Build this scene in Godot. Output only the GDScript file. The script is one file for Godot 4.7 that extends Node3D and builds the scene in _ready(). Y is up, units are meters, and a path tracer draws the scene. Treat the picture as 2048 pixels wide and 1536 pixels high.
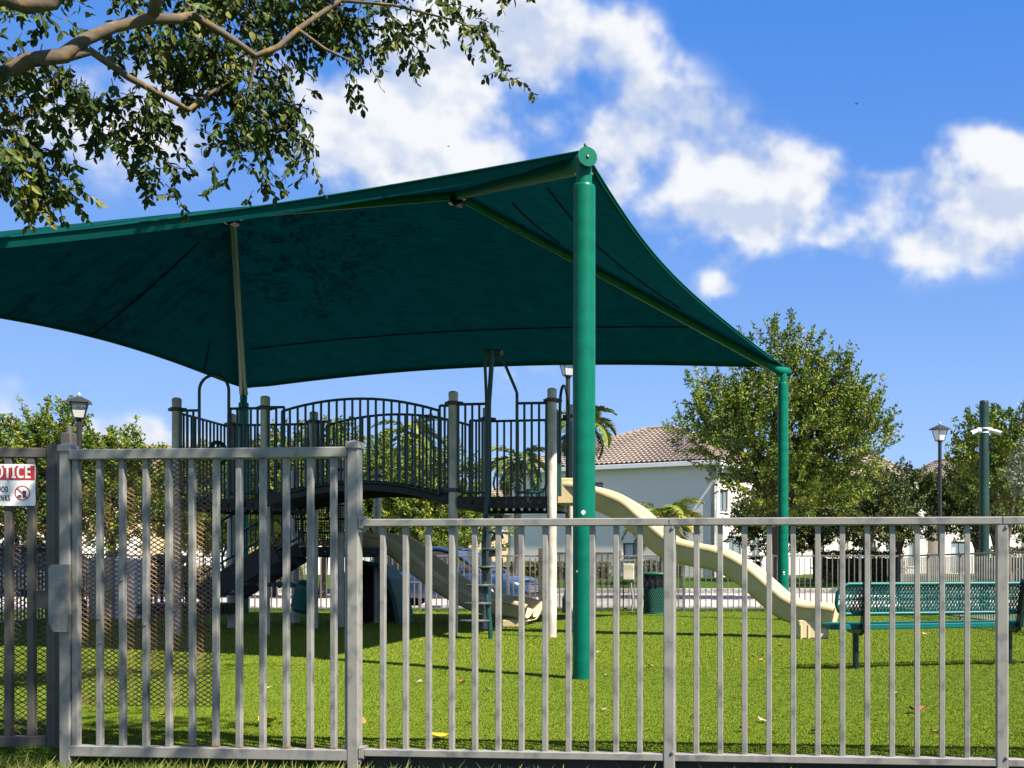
extends Node3D
# A fenced playground under a green shade sail. Metres, y up, the camera looks towards -z.

class Shape:
	# Collects triangles; front faces run clockwise.
	var v := PackedVector3Array()
	var n := PackedVector3Array()
	var c := PackedColorArray()
	var ix := PackedInt32Array()
	var tint := Color(1, 1, 1)
	var tinted := false

	func tri(a: Vector3, b: Vector3, d: Vector3, na: Vector3, nb: Vector3, nd: Vector3) -> void:
		var g := (d - a).cross(b - a)
		var k := v.size()
		v.append(a); n.append(na)
		if g.dot(na + nb + nd) >= 0.0:
			v.append(b); v.append(d); n.append(nb); n.append(nd)
		else:
			v.append(d); v.append(b); n.append(nd); n.append(nb)
		ix.append(k); ix.append(k + 1); ix.append(k + 2)
		if tinted:
			c.append(tint); c.append(tint); c.append(tint)

	func quad(a: Vector3, b: Vector3, d: Vector3, e: Vector3, want: Vector3) -> void:
		# corners in order round the face, flat, facing towards want
		var g := (d - a).cross(b - a)
		if g.length_squared() < 1e-16:
			g = (e - a).cross(d - a)
		if g.length_squared() < 1e-16:
			return
		g = g.normalized()
		var k := v.size()
		v.append(a)
		if g.dot(want) >= 0.0:
			v.append(b); v.append(d); v.append(e)
		else:
			g = -g
			v.append(e); v.append(d); v.append(b)
		for i in 4:
			n.append(g)
			if tinted: c.append(tint)
		ix.append(k); ix.append(k + 1); ix.append(k + 2); ix.append(k); ix.append(k + 2); ix.append(k + 3)

	func quad_smooth(a: Vector3, b: Vector3, d: Vector3, e: Vector3, na: Vector3, nb: Vector3, nd: Vector3, ne: Vector3) -> void:
		var g := (d - a).cross(b - a)
		if g.length_squared() < 1e-16:
			g = (e - a).cross(d - a)
		if g.length_squared() < 1e-18:
			return
		var k := v.size()
		v.append(a); n.append(na)
		if g.dot(na + nb + nd + ne) >= 0.0:
			v.append(b); v.append(d); v.append(e); n.append(nb); n.append(nd); n.append(ne)
		else:
			v.append(e); v.append(d); v.append(b); n.append(ne); n.append(nd); n.append(nb)
		if tinted:
			for i in 4: c.append(tint)
		ix.append(k); ix.append(k + 1); ix.append(k + 2); ix.append(k); ix.append(k + 2); ix.append(k + 3)

	func loop_between(p0: PackedVector3Array, p1: PackedVector3Array, o0: Vector3, o1: Vector3) -> void:
		var m := p0.size()
		for i in m:
			var j := (i + 1) % m
			quad(p0[i], p0[j], p1[j], p1[i], (p0[i] + p0[j] - 2.0 * o0) + (p1[i] + p1[j] - 2.0 * o1))

	func cap(p: PackedVector3Array, want: Vector3) -> void:
		var o := Vector3.ZERO
		for q in p: o += q
		o /= p.size()
		for i in p.size():
			tri(o, p[i], p[(i + 1) % p.size()], want, want, want)

	func prism(p0: Vector3, p1: Vector3, wide: float, deep: float, ch: float, side := Vector3.RIGHT) -> void:
		# a square tube from p0 to p1 with chamfered corners; wide runs along side
		var ax := (p1 - p0).normalized()
		var s := (side - ax * side.dot(ax)).normalized()
		var t := ax.cross(s)
		var a := PackedVector3Array()
		var b := PackedVector3Array()
		var hw := wide / 2.0
		var hd := deep / 2.0
		for q in [[hw, hd - ch], [hw - ch, hd], [-hw + ch, hd], [-hw, hd - ch], [-hw, -hd + ch], [-hw + ch, -hd], [hw - ch, -hd], [hw, -hd + ch]]:
			var o: Vector3 = s * q[0] + t * q[1]
			a.append(p0 + o); b.append(p1 + o)
		loop_between(a, b, p0, p1)
		cap(a, -ax); cap(b, ax)

	func box(lo: Vector3, hi: Vector3) -> void:
		var p := [lo, hi]
		for axis in 3:
			for s in 2:
				var q: Array[Vector3] = []
				for k in [[0, 0], [1, 0], [1, 1], [0, 1]]:
					var w := Vector3.ZERO
					w[axis] = p[s][axis]
					w[(axis + 1) % 3] = p[k[0]][(axis + 1) % 3]
					w[(axis + 2) % 3] = p[k[1]][(axis + 2) % 3]
					q.append(w)
				var want := Vector3.ZERO
				want[axis] = s * 2.0 - 1.0
				quad(q[0], q[1], q[2], q[3], want)

	func soft_box(lo: Vector3, hi: Vector3, r: float) -> void:
		# a box whose four upright edges and rim are chamfered
		var mid := (lo + hi) / 2.0
		var rings := []
		for q in [[lo.y, r], [lo.y + r, 0.0], [hi.y - r, 0.0], [hi.y, r]]:
			var a := PackedVector3Array()
			var x0: float = lo.x + q[1]
			var x1: float = hi.x - q[1]
			var z0: float = lo.z + q[1]
			var z1: float = hi.z - q[1]
			for k in [[x1, z1 - r], [x1 - r, z1], [x0 + r, z1], [x0, z1 - r], [x0, z0 + r], [x0 + r, z0], [x1 - r, z0], [x1, z0 + r]]:
				a.append(Vector3(k[0], q[0], k[1]))
			rings.append(a)
		for i in 3: loop_between(rings[i], rings[i + 1], mid, mid)
		cap(rings[0], Vector3.DOWN); cap(rings[3], Vector3.UP)

	func tube(pts: Array, radii, sides := 8, ends := true) -> void:
		var m := pts.size()
		var prev: Array[Vector3] = []
		var prevn: Array[Vector3] = []
		var ref := Vector3.UP
		var d0: Vector3 = (pts[1] - pts[0]).normalized()
		if absf(d0.dot(ref)) > 0.9: ref = Vector3.RIGHT
		var s := (ref - d0 * ref.dot(d0)).normalized()
		for i in m:
			var d: Vector3 = (pts[mini(i + 1, m - 1)] - pts[maxi(i - 1, 0)]).normalized()
			s = (s - d * s.dot(d)).normalized()
			var t := d.cross(s)
			var r: float = radii[i] if radii is Array or radii is PackedFloat32Array else radii
			var ring: Array[Vector3] = []
			var ringn: Array[Vector3] = []
			for k in sides:
				var ang := TAU * k / sides
				var o := s * cos(ang) + t * sin(ang)
				ringn.append(o); ring.append(pts[i] + o * r)
			if i > 0:
				for k in sides:
					var j := (k + 1) % sides
					quad_smooth(prev[k], prev[j], ring[j], ring[k], prevn[k], prevn[j], ringn[j], ringn[k])
			if ends and (i == 0 or i == m - 1):
				cap(PackedVector3Array(ring), -d if i == 0 else d)
			prev = ring; prevn = ringn

	func lathe(o: Vector3, prof: Array, sides := 16) -> void:
		# prof: [radius, height] pairs from one end to the other, turned round the upright axis through o
		for i in prof.size() - 1:
			var a: Array = prof[i]
			var b: Array = prof[i + 1]
			var nr: float = b[1] - a[1]
			var ny: float = a[0] - b[0]
			for k in sides:
				var t0 := TAU * k / sides
				var t1 := TAU * (k + 1) / sides
				var u0 := Vector3(cos(t0), 0, sin(t0))
				var u1 := Vector3(cos(t1), 0, sin(t1))
				var n0 := (u0 * nr + Vector3.UP * ny).normalized()
				var n1 := (u1 * nr + Vector3.UP * ny).normalized()
				quad_smooth(o + u0 * a[0] + Vector3.UP * a[1], o + u1 * a[0] + Vector3.UP * a[1], o + u1 * b[0] + Vector3.UP * b[1], o + u0 * b[0] + Vector3.UP * b[1], n0, n1, n1, n0)

	func sweep(path: Array, prof: Array, closed := true) -> void:
		# prof: Vector2(across, up) points round a section, carried upright along path
		var m := path.size()
		var k := prof.size()
		var P := []
		for i in m:
			var d: Vector3 = (path[mini(i + 1, m - 1)] - path[maxi(i - 1, 0)]).normalized()
			var s := d.cross(Vector3.UP).normalized()
			var u := s.cross(d).normalized()
			var ring: Array[Vector3] = []
			for q in prof: ring.append(path[i] + s * q.x + u * q.y)
			P.append(ring)
		var area := 0.0
		for j in k: area += prof[j].cross(prof[(j + 1) % k])
		var N := []
		for i in m:
			var ring: Array[Vector3] = []
			for j in k:
				var du: Vector3 = P[i][(j + 1) % k] - P[i][(j - 1 + k) % k]
				var dv: Vector3 = P[mini(i + 1, m - 1)][j] - P[maxi(i - 1, 0)][j]
				ring.append(du.cross(dv).normalized() * (-1.0 if area > 0.0 else 1.0))
			N.append(ring)
		# make the normals point outwards
		var o := Vector3.ZERO
		for q in P[0]: o += q
		o /= k
		var far := 0
		for j in k:
			if (P[0][j] - o).length() > (P[0][far] - o).length(): far = j
		var flip := 1.0 if N[0][far].dot(P[0][far] - o) >= 0.0 else -1.0
		for i in m - 1:
			for j in k:
				var j2 := (j + 1) % k
				quad_smooth(P[i][j], P[i][j2], P[i + 1][j2], P[i + 1][j], N[i][j] * flip, N[i][j2] * flip, N[i + 1][j2] * flip, N[i + 1][j] * flip)

	func mesh() -> ArrayMesh:
		var a := []
		a.resize(Mesh.ARRAY_MAX)
		a[Mesh.ARRAY_VERTEX] = v
		a[Mesh.ARRAY_NORMAL] = n
		if tinted: a[Mesh.ARRAY_COLOR] = c
		a[Mesh.ARRAY_INDEX] = ix
		var m := ArrayMesh.new()
		m.add_surface_from_arrays(Mesh.PRIMITIVE_TRIANGLES, a)
		return m

var rng := RandomNumberGenerator.new()
var taken := {}
var M := {}

func P(x: float, y: float, d: float) -> Vector3:   # d metres in front of the camera's plane
	return Vector3(x, y, -d)

func lin(r: float, g: float, b: float) -> Color:   # a real-world base colour
	return Color(r, g, b).linear_to_srgb()

func numbered(called: String) -> String:
	taken[called] = taken.get(called, -1) + 1
	return called if taken[called] == 0 else "%s_%03d" % [called, taken[called]]

func thing(called: String, label: String, category: String, at := Vector3.ZERO, turn := 0.0, group := "") -> Node3D:
	var o := Node3D.new()
	o.name = numbered(called)
	add_child(o)
	o.position = at
	o.rotation.y = turn
	tag(o, label, category, group)
	return o

func tag(o: Node, label: String, category: String, group := "") -> void:
	o.set_meta("label", label)
	o.set_meta("category", category)
	if group: o.set_meta("group", group)

func part(parent: Node, called: String, m: Mesh, mat: Material, at := Vector3.ZERO) -> MeshInstance3D:
	var o := MeshInstance3D.new()
	o.name = called
	o.mesh = m
	o.material_override = mat
	o.position = at
	parent.add_child(o, true)
	return o

func single(called: String, m: Mesh, mat: Material, label: String, category: String, at := Vector3.ZERO, group := "") -> MeshInstance3D:
	var o := MeshInstance3D.new()
	o.name = numbered(called)
	o.mesh = m
	o.material_override = mat
	add_child(o)
	o.position = at
	tag(o, label, category, group)
	return o

func ground_piece(called: String, m: Mesh, mat: Material) -> MeshInstance3D:
	var o := MeshInstance3D.new()
	o.name = numbered(called)
	o.mesh = m
	o.material_override = mat
	add_child(o)
	o.set_meta("kind", "structure")
	return o

func noise_tex(freq: float, lo: Color, hi: Color, px := 512, mid = null, seed_ := 3, oct := 5, cell := false) -> NoiseTexture2D:
	var f := FastNoiseLite.new()
	f.noise_type = FastNoiseLite.TYPE_CELLULAR if cell else FastNoiseLite.TYPE_SIMPLEX_SMOOTH
	f.seed = seed_
	f.frequency = freq
	f.fractal_octaves = oct
	var t := NoiseTexture2D.new()
	t.width = px; t.height = px
	t.seamless = true
	t.noise = f
	var g := Gradient.new()
	g.set_color(0, lo); g.set_color(1, hi)
	if mid != null:
		g.add_point(0.5, mid)
	t.color_ramp = g
	return t

func mat(called: String, color: Color, rough: float, metal := 0.0, spec := 0.5) -> StandardMaterial3D:
	var m := StandardMaterial3D.new()
	m.resource_name = called
	m.albedo_color = color
	m.roughness = rough
	m.metallic = metal
	m.metallic_specular = spec
	M[called] = m
	return m

func surface_of(m: StandardMaterial3D, tex: Texture2D, scale: float, world := true) -> StandardMaterial3D:
	m.albedo_texture = tex
	m.uv1_triplanar = true
	m.uv1_world_triplanar = world
	m.uv1_scale = Vector3.ONE * scale
	return m

func relief(m: StandardMaterial3D, tex: Texture2D, cm: float) -> void:
	m.heightmap_enabled = true
	m.heightmap_texture = tex
	m.heightmap_scale = cm

func grey(x: float) -> Color:
	return Color(x, x, x)

func make_materials() -> void:
	var blotch := noise_tex(0.006, grey(0.66), grey(1.0), 512, grey(0.9), 7, 6)
	var fine := noise_tex(0.03, grey(0.55), grey(1.0), 512, grey(0.8), 11, 5)
	var scuff := noise_tex(0.016, Color(0.64, 0.66, 0.68), Color(1.0, 1.0, 0.97), 512, Color(0.96, 0.96, 0.94), 21, 6)
	scuff.color_ramp.add_point(0.37, Color(0.9, 0.905, 0.905))
	var rusty := noise_tex(0.02, Color(0.5, 0.47, 0.44), Color(1.0, 0.85, 0.68), 256, Color(0.82, 0.7, 0.58), 5, 5)
	# worn grey paint of the near fence and gates
	surface_of(mat("fence_paint", lin(0.245, 0.242, 0.235), 0.42), scuff, 0.9)
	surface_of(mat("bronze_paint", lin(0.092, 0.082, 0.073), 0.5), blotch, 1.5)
	surface_of(mat("far_fence_paint", lin(0.16, 0.155, 0.15), 0.5), blotch, 0.8)
	surface_of(mat("sunlit_fence_paint", lin(0.26, 0.255, 0.25), 0.5), blotch, 0.8)  # far fence paint made lighter: sunlight on the right-hand pickets is in the colour
	surface_of(mat("rusty_wire", lin(0.27, 0.215, 0.16), 0.7, 0.1), rusty, 6.0)
	mat("black_wire", lin(0.02, 0.02, 0.022), 0.6)
	mat("steel", lin(0.55, 0.55, 0.55), 0.35, 0.9)
	mat("rust_stain", lin(0.2, 0.09, 0.04), 0.9)
	# shade sail
	surface_of(mat("green_paint", lin(0.001, 0.13, 0.085), 0.36, 0.0, 0.3), noise_tex(0.01, grey(0.84), grey(1.0), 512, grey(0.95), 71, 6), 1.1)
	var f := mat("sail_fabric", lin(0.004, 0.06, 0.066), 0.95, 0.0, 0.05)
	f.backlight_enabled = true
	f.backlight = lin(0.001, 0.2, 0.26)
	surface_of(f, weave_texture(), 0.4)
	var h := mat("sail_hem", lin(0.004, 0.07, 0.064), 0.95, 0.0, 0.05)
	h.backlight_enabled = true
	h.backlight = lin(0.001, 0.012, 0.011)
	mat("sail_seam", lin(0.004, 0.014, 0.013), 0.9, 0.0, 0.2)
	# play equipment
	surface_of(mat("play_post", lin(0.7, 0.64, 0.56), 0.42), blotch, 0.7)
	mat("play_rail", lin(0.006, 0.045, 0.038), 0.35)
	mat("deck_black", lin(0.012, 0.012, 0.014), 0.55)
	mat("clamp_brown", lin(0.06, 0.045, 0.042), 0.5)
	var s := mat("slide_tan", lin(0.6, 0.49, 0.29), 0.38)
	s.subsurf_scatter_enabled = true
	s.subsurf_scatter_strength = 0.06
	surface_of(s, noise_tex(0.008, grey(0.86), grey(1.0), 256, grey(0.95), 31, 5), 0.7)
	mat("moulded_green", lin(0.004, 0.085, 0.062), 0.6)
	mat("step_grey", lin(0.07, 0.08, 0.085), 0.4)
	# bench and bin
	mat("bench_green", lin(0.003, 0.1, 0.1), 0.4, 0.0, 0.35)
	mat("bench_dark", lin(0.006, 0.018, 0.017), 0.3)
	mat("bag_black", lin(0.012, 0.012, 0.013), 0.22)
	surface_of(mat("box_beige", lin(0.52, 0.5, 0.38), 0.5), blotch, 0.8)
	mat("pipe_grey", lin(0.2, 0.2, 0.2), 0.5)
	# ground
	surface_of(mat("turf", lin(0.1, 0.16, 0.014), 0.75, 0.0, 0.3), noise_tex(0.05, Color(0.35, 0.42, 0.3), Color(1.0, 1.0, 0.9), 512, Color(0.72, 0.8, 0.62), 15, 4), 0.9)
	relief(M.turf, noise_tex(0.12, grey(0), grey(1), 512, null, 16, 3), 1.2)
	var tb := mat("turf_blade", Color.WHITE, 0.7, 0.0, 0.2)
	tb.vertex_color_use_as_albedo = true
	var gb := mat("grass_blade", Color.WHITE, 0.55, 0.0, 0.35)
	gb.vertex_color_use_as_albedo = true
	gb.backlight_enabled = true
	gb.backlight = lin(0.12, 0.2, 0.02)
	surface_of(mat("lawn", lin(0.07, 0.13, 0.022), 0.9, 0.0, 0.2), noise_tex(0.03, Color(0.5, 0.52, 0.4), Color(1.0, 1.0, 0.85), 512, Color(0.75, 0.8, 0.6), 18, 6), 0.5)
	relief(M.lawn, noise_tex(0.1, grey(0), grey(1), 512, null, 19, 4), 2.0)
	surface_of(mat("soil", lin(0.16, 0.125, 0.085), 0.95, 0.0, 0.2), fine, 1.1)
	relief(M.soil, noise_tex(0.06, grey(0), grey(1), 512, null, 29, 5), 2.5)
	surface_of(mat("concrete", lin(0.42, 0.39, 0.365), 0.85), noise_tex(0.02, grey(0.8), grey(1.0), 512, grey(0.92), 23, 6), 0.35)
	surface_of(mat("kerb_concrete", lin(0.42, 0.41, 0.4), 0.85), fine, 0.4)
	mat("line_white", lin(0.72, 0.72, 0.7), 0.7)
	mat("line_orange", lin(0.6, 0.36, 0.16), 0.7)
	mat("edging_black", lin(0.02, 0.02, 0.02), 0.7)
	# vegetation
	for q in [["bark_grey", 0.2, 0.165, 0.13], ["bark_dark", 0.09, 0.075, 0.06], ["palm_trunk", 0.3, 0.28, 0.25]]:
		surface_of(mat(q[0], lin(q[1], q[2], q[3]), 0.9, 0.0, 0.2), fine, 1.6)
		relief(M[q[0]], fine, 1.5)
	surface_of(mat("bark_mottled", Color.WHITE, 0.85, 0.0, 0.25), noise_tex(0.014, lin(0.34, 0.2, 0.04), lin(0.05, 0.042, 0.035), 512, lin(0.11, 0.088, 0.068), 44, 5), 1.2)
	M.bark_mottled.albedo_texture.color_ramp.add_point(0.36, lin(0.11, 0.085, 0.055))
	relief(M.bark_mottled, fine, 0.8)
	for q in ["leaf_mid", "leaf_dark", "leaf_near", "leaf_palm", "leaf_hedge"]:
		var m := mat(q, Color.WHITE, 0.5, 0.0, 0.4)
		m.vertex_color_use_as_albedo = true
		m.backlight_enabled = true
		m.backlight = lin(0.16, 0.22, 0.03)
	M.leaf_dark.backlight = lin(0.07, 0.1, 0.015)
	M.leaf_near.backlight = lin(0.1, 0.13, 0.015)
	M.leaf_near.roughness = 0.55
	M.leaf_near.metallic_specular = 0.35
	var dl := mat("dry_leaf", Color.WHITE, 0.8, 0.0, 0.2)
	dl.vertex_color_use_as_albedo = true
	# buildings
	var stucco := noise_tex(0.05, grey(0.86), grey(1.0), 512, grey(0.95), 51, 5)
	surface_of(mat("stucco_white", lin(0.85, 0.8, 0.73), 0.9, 0.0, 0.2), stucco, 0.5)
	relief(M.stucco_white, noise_tex(0.06, grey(0), grey(1), 512, null, 52, 4), 1.0)
	surface_of(mat("stucco_cream", lin(0.66, 0.52, 0.33), 0.9, 0.0, 0.2), stucco, 0.5)
	mat("trim_white", lin(0.76, 0.78, 0.78), 0.6)
	mat("garage_white", lin(0.72, 0.71, 0.7), 0.6)
	mat("soffit", lin(0.5, 0.5, 0.49), 0.8)
	mat("window_frame", lin(0.05, 0.05, 0.052), 0.4)
	mat("curtain", lin(0.5, 0.48, 0.44), 0.9)
	var gl := mat("window_glass", Color(0.75, 0.85, 0.9, 0.25), 0.03)
	gl.transparency = BaseMaterial3D.TRANSPARENCY_ALPHA
	surface_of(mat("roof_tile", lin(0.27, 0.232, 0.205), 0.85), noise_tex(0.03, Color(0.72, 0.68, 0.66), Color(1, 1, 1), 512, Color(0.9, 0.88, 0.86), 61, 5), 0.4)
	# cars, lamps, signs
	for q in [["paint_blue", 0.012, 0.035, 0.1], ["paint_white", 0.75, 0.75, 0.75], ["paint_dark", 0.02, 0.02, 0.024], ["paint_red", 0.3, 0.02, 0.02]]:
		var m := mat(q[0], lin(q[1], q[2], q[3]), 0.3)
		m.clearcoat_enabled = true
		m.clearcoat = 1.0
		m.clearcoat_roughness = 0.03
	var cg := mat("car_glass", Color(0.25, 0.3, 0.32, 0.35), 0.03)
	cg.transparency = BaseMaterial3D.TRANSPARENCY_ALPHA
	mat("car_trim", lin(0.015, 0.015, 0.016), 0.5)
	mat("tyre", lin(0.02, 0.02, 0.02), 0.85)
	mat("rim_metal", lin(0.5, 0.5, 0.5), 0.3, 0.8)
	mat("headlight_glass", lin(0.75, 0.76, 0.78), 0.1, 0.4)
	mat("lamp_black", lin(0.018, 0.018, 0.02), 0.4)
	mat("finial_green", lin(0.3, 0.42, 0.38), 0.7)
	var lg := mat("lamp_glass", Color(0.9, 0.9, 0.9, 0.6), 0.5)
	lg.transparency = BaseMaterial3D.TRANSPARENCY_ALPHA
	surface_of(mat("pole_green", lin(0.012, 0.05, 0.042), 0.45), blotch, 0.8)
	mat("camera_white", lin(0.75, 0.75, 0.75), 0.4)
	mat("sign_white", lin(0.78, 0.78, 0.78), 0.35)
	mat("sign_red", lin(0.42, 0.03, 0.035), 0.35)
	mat("sign_black", lin(0.02, 0.02, 0.025), 0.4)
	mat("bird_dark", lin(0.03, 0.03, 0.03), 0.8)
	mat("mulch_red", lin(0.3, 0.05, 0.03), 0.95)
	mat("planter_white", lin(0.7, 0.7, 0.68), 0.6)

func weave_texture() -> ImageTexture:
	# knitted shade cloth: long irregular threads
	var f := FastNoiseLite.new()
	f.seed = 91
	f.frequency = 0.02
	f.fractal_octaves = 4
	var im := Image.create(512, 512, false, Image.FORMAT_RGB8)
	for y in 512:
		for x in 512:
			var k := 0.86 + 0.15 * f.get_noise_2d(x * 0.25, y * 6.0) + 0.12 * f.get_noise_2d(x * 0.5 + 900.0, y * 0.5) + (0.05 if y % 6 < 3 else -0.05)
			im.set_pixel(x, y, grey(clampf(k, 0.4, 1.0)))
	return ImageTexture.create_from_image(im)

const TO_SUN := Vector3(0.523, 0.777, 0.348)

func make_sky() -> PanoramaSkyMaterial:
	# Clear deep blue that pales to the horizon, with broken fair-weather cumulus all round.
	var W := 4096
	var H := 2048
	var im := Image.create(W, H, false, Image.FORMAT_RGBH)
	var f := FastNoiseLite.new()
	f.seed = 12
	f.frequency = 5.5
	f.fractal_octaves = 7
	f.fractal_gain = 0.55
	var wide := FastNoiseLite.new()
	wide.seed = 5
	wide.frequency = 2.0
	wide.fractal_octaves = 2
	# clouds seen here: direction (x right, y up over depth), radius, weight, height over width
	var seen := [
		[-0.27, 0.50, 0.065, 0.88, 1.0], [-0.225, 0.445, 0.06, 0.88, 0.9], [-0.17, 0.405, 0.065, 0.88, 0.9], [-0.115, 0.42, 0.055, 0.75, 1.0], [-0.105, 0.375, 0.055, 0.79, 1.0], [-0.12, 0.47, 0.035, 0.66, 1.0],
		[-0.175, 0.365, 0.06, 0.75, 0.8], [-0.30, 0.42, 0.06, 0.84, 0.8], [-0.365, 0.405, 0.05, 0.79, 0.8], [-0.32, 0.37, 0.05, 0.66, 0.8], [-0.215, 0.52, 0.05, 0.62, 1.0], [-0.245, 0.375, 0.05, 0.62, 0.8], [-0.14, 0.33, 0.04, 0.48, 0.7], [-0.075, 0.335, 0.035, 0.53, 0.9], [-0.275, 0.345, 0.045, 0.44, 0.6], [-0.155, 0.47, 0.05, 0.53, 1.0], [-0.4, 0.37, 0.04, 0.53, 0.8],
		[-0.04, 0.345, 0.05, 1.0, 0.8], [0.015, 0.335, 0.055, 1.1, 0.8], [0.07, 0.325, 0.05, 1.1, 0.75], [0.12, 0.305, 0.045, 1.3, 0.7], [0.15, 0.32, 0.05, 1.45, 0.7], [0.1, 0.33, 0.04, 0.9, 0.7], [0.165, 0.3, 0.045, 1.0, 0.6], [0.21, 0.315, 0.05, 0.8, 0.6], [0.195, 0.345, 0.05, 1.1, 0.9], [0.24, 0.345, 0.05, 1.05, 0.8], [0.215, 0.38, 0.028, 1.0, 0.9], [-0.04, 0.395, 0.032, 0.7, 0.9],
		[-0.034, 0.26, 0.02, 0.62, 0.7], [-0.018, 0.25, 0.022, 0.6, 0.6], [-0.045, 0.245, 0.02, 0.4, 0.6], [-0.58, 0.115, 0.06, 0.85, 0.32], [-0.50, 0.11, 0.04, 0.7, 0.3], [-0.665, 0.155, 0.035, 0.6, 0.7], [-0.62, 0.43, 0.07, 0.75, 0.8], [-0.55, 0.40, 0.06, 0.7, 0.8], [-0.43, 0.44, 0.05, 0.75, 0.9], [-0.205, 0.17, 0.045, 0.45, 0.5],
	]
	im.fill_rect(Rect2i(0, H / 2, W, H / 2), Color(0.28, 0.3, 0.26))
	# the part in view is drawn pixel by pixel, the rest in blocks of four: the clouds there are only mirrored
	for by in H / 8:
		for bx in W / 4:
			var az0 := wrapf((bx * 4 + 2.0) / W * TAU, -PI, PI)   # 0 is towards -z
			var el0 := (0.5 - (by * 4 + 2.0) / H) * PI
			var inside := az0 > -0.68 and az0 < 0.36 and el0 < 0.56
			if not inside:
				im.fill_rect(Rect2i(bx * 4, by * 4, 4, 4), sky_at(az0, el0, f, wide, seen, false))
				continue
			for y in range(by * 4, by * 4 + 4):
				for x in range(bx * 4, bx * 4 + 4):
					im.set_pixel(x, y, sky_at(wrapf((x + 0.5) / W * TAU, -PI, PI), (0.5 - (y + 0.5) / H) * PI, f, wide, seen, true))
	var p := PanoramaSkyMaterial.new()
	p.panorama = ImageTexture.create_from_image(im)
	return p

func sky_at(az: float, el: float, f: FastNoiseLite, wide: FastNoiseLite, seen: Array, inside: bool) -> Color:
	var up := sin(el)
	var ce := cos(el)
	var base := Vector3(0.028, 0.185, 0.64).lerp(Vector3(0.45, 0.655, 0.96), pow(1.0 - up, 3.9))
	var dir := Vector3(sin(az) * ce, up, -cos(az) * ce)
	var cover := 0.0
	if inside:
		var px := dir.x / -dir.z
		var py := up / -dir.z
		for q in seen:
			var dx: float = (px - q[0]) / q[2]
			var dy: float = (py - q[1]) / (q[2] * q[4])
			var rr := dx * dx + dy * dy
			if rr < 9.0: cover += q[3] * exp(-rr)
	else:
		cover = clampf(wide.get_noise_3d(dir.x * 1.4, dir.y * 3.0, dir.z * 1.4) * 2.4 + 0.4, 0.0, 1.1) * smoothstep(0.03, 0.12, up)
	if cover > 0.02:
		cover = minf(cover, 1.15)
		var q := f.get_noise_3d(dir.x, dir.y * 1.3, dir.z)
		var fine := f.get_noise_3d(dir.x * 3.1 + 7.0, dir.y * 3.1, dir.z * 3.1)
		var k := cover * 0.86 + q * 1.3 + fine * 0.6
		var dens := (0.6 * smoothstep(0.12, 0.95, k) + 0.4 * smoothstep(0.45, 1.05, k)) * smoothstep(0.02, 0.4, cover)
		# a cloud is greyer where there is more of it between here and the sun
		var up_q := f.get_noise_3d(dir.x + 0.012, (dir.y + 0.022) * 1.3, dir.z + 0.008)
		var lift := clampf(0.62 + (q - up_q) * 3.2 + fine * 0.25, 0.0, 1.0)
		var white := Vector3(0.5, 0.565, 0.7).lerp(Vector3(0.775, 0.785, 0.8), lift)
		base = base.lerp(white, dens * 0.96)
	return Color(base.x, base.y, base.z)

func camera_and_light() -> void:
	var cam := Camera3D.new()
	cam.name = "camera"
	cam.projection = Camera3D.PROJECTION_FRUSTUM   # a level camera with a shifted lens: uprights stay upright
	cam.near = 0.1
	cam.far = 600.0
	cam.size = 0.1 * 1536.0 / 2200.0
	cam.frustum_offset = Vector2(-0.1 * 476.0 / 2200.0, 0.1 * 363.0 / 2200.0)
	cam.position = Vector3(0, 0.98, 0)
	add_child(cam)
	cam.current = true
	var env := Environment.new()
	env.background_mode = Environment.BG_SKY
	env.sky = Sky.new()
	env.sky.sky_material = make_sky()
	env.background_energy_multiplier = 0.459
	env.tonemap_mode = Environment.TONE_MAPPER_LINEAR
	env.tonemap_exposure = 2.7
	env.sdfgi_enabled = true
	env.ssao_enabled = true
	env.ssil_enabled = true
	var we := WorldEnvironment.new()
	we.name = "surroundings"
	we.environment = env
	add_child(we)
	var sun := DirectionalLight3D.new()
	sun.name = "sun"
	sun.light_energy = 1.6
	sun.light_color = Color(1.0, 0.955, 0.88)
	sun.light_angular_distance = 0.5
	sun.shadow_enabled = true
	add_child(sun)
	sun.look_at_from_position(TO_SUN * 50.0, Vector3.ZERO)

func sheet(x0: float, x1: float, d0: float, d1: float, y: float, thick := 0.0) -> ArrayMesh:
	var s := Shape.new()
	if thick > 0.0:
		s.box(P(x0, y - thick, d1), P(x1, y, d0))
	else:
		s.quad(P(x0, y, d0), P(x1, y, d0), P(x1, y, d1), P(x0, y, d1), Vector3.UP)
	return s.mesh()

const TURF_EDGE := [-12.6, 4.2]

func fence_depth(x: float) -> float:   # the near fence line leans towards the camera on the right
	return 5.14 - 0.09 * x

func turf_height(x: float, d: float) -> float:   # the turf falls gently from the near fence towards the play structure
	return 0.07 * (1.0 - smoothstep(0.2, 4.0, d - fence_depth(x)))

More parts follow.
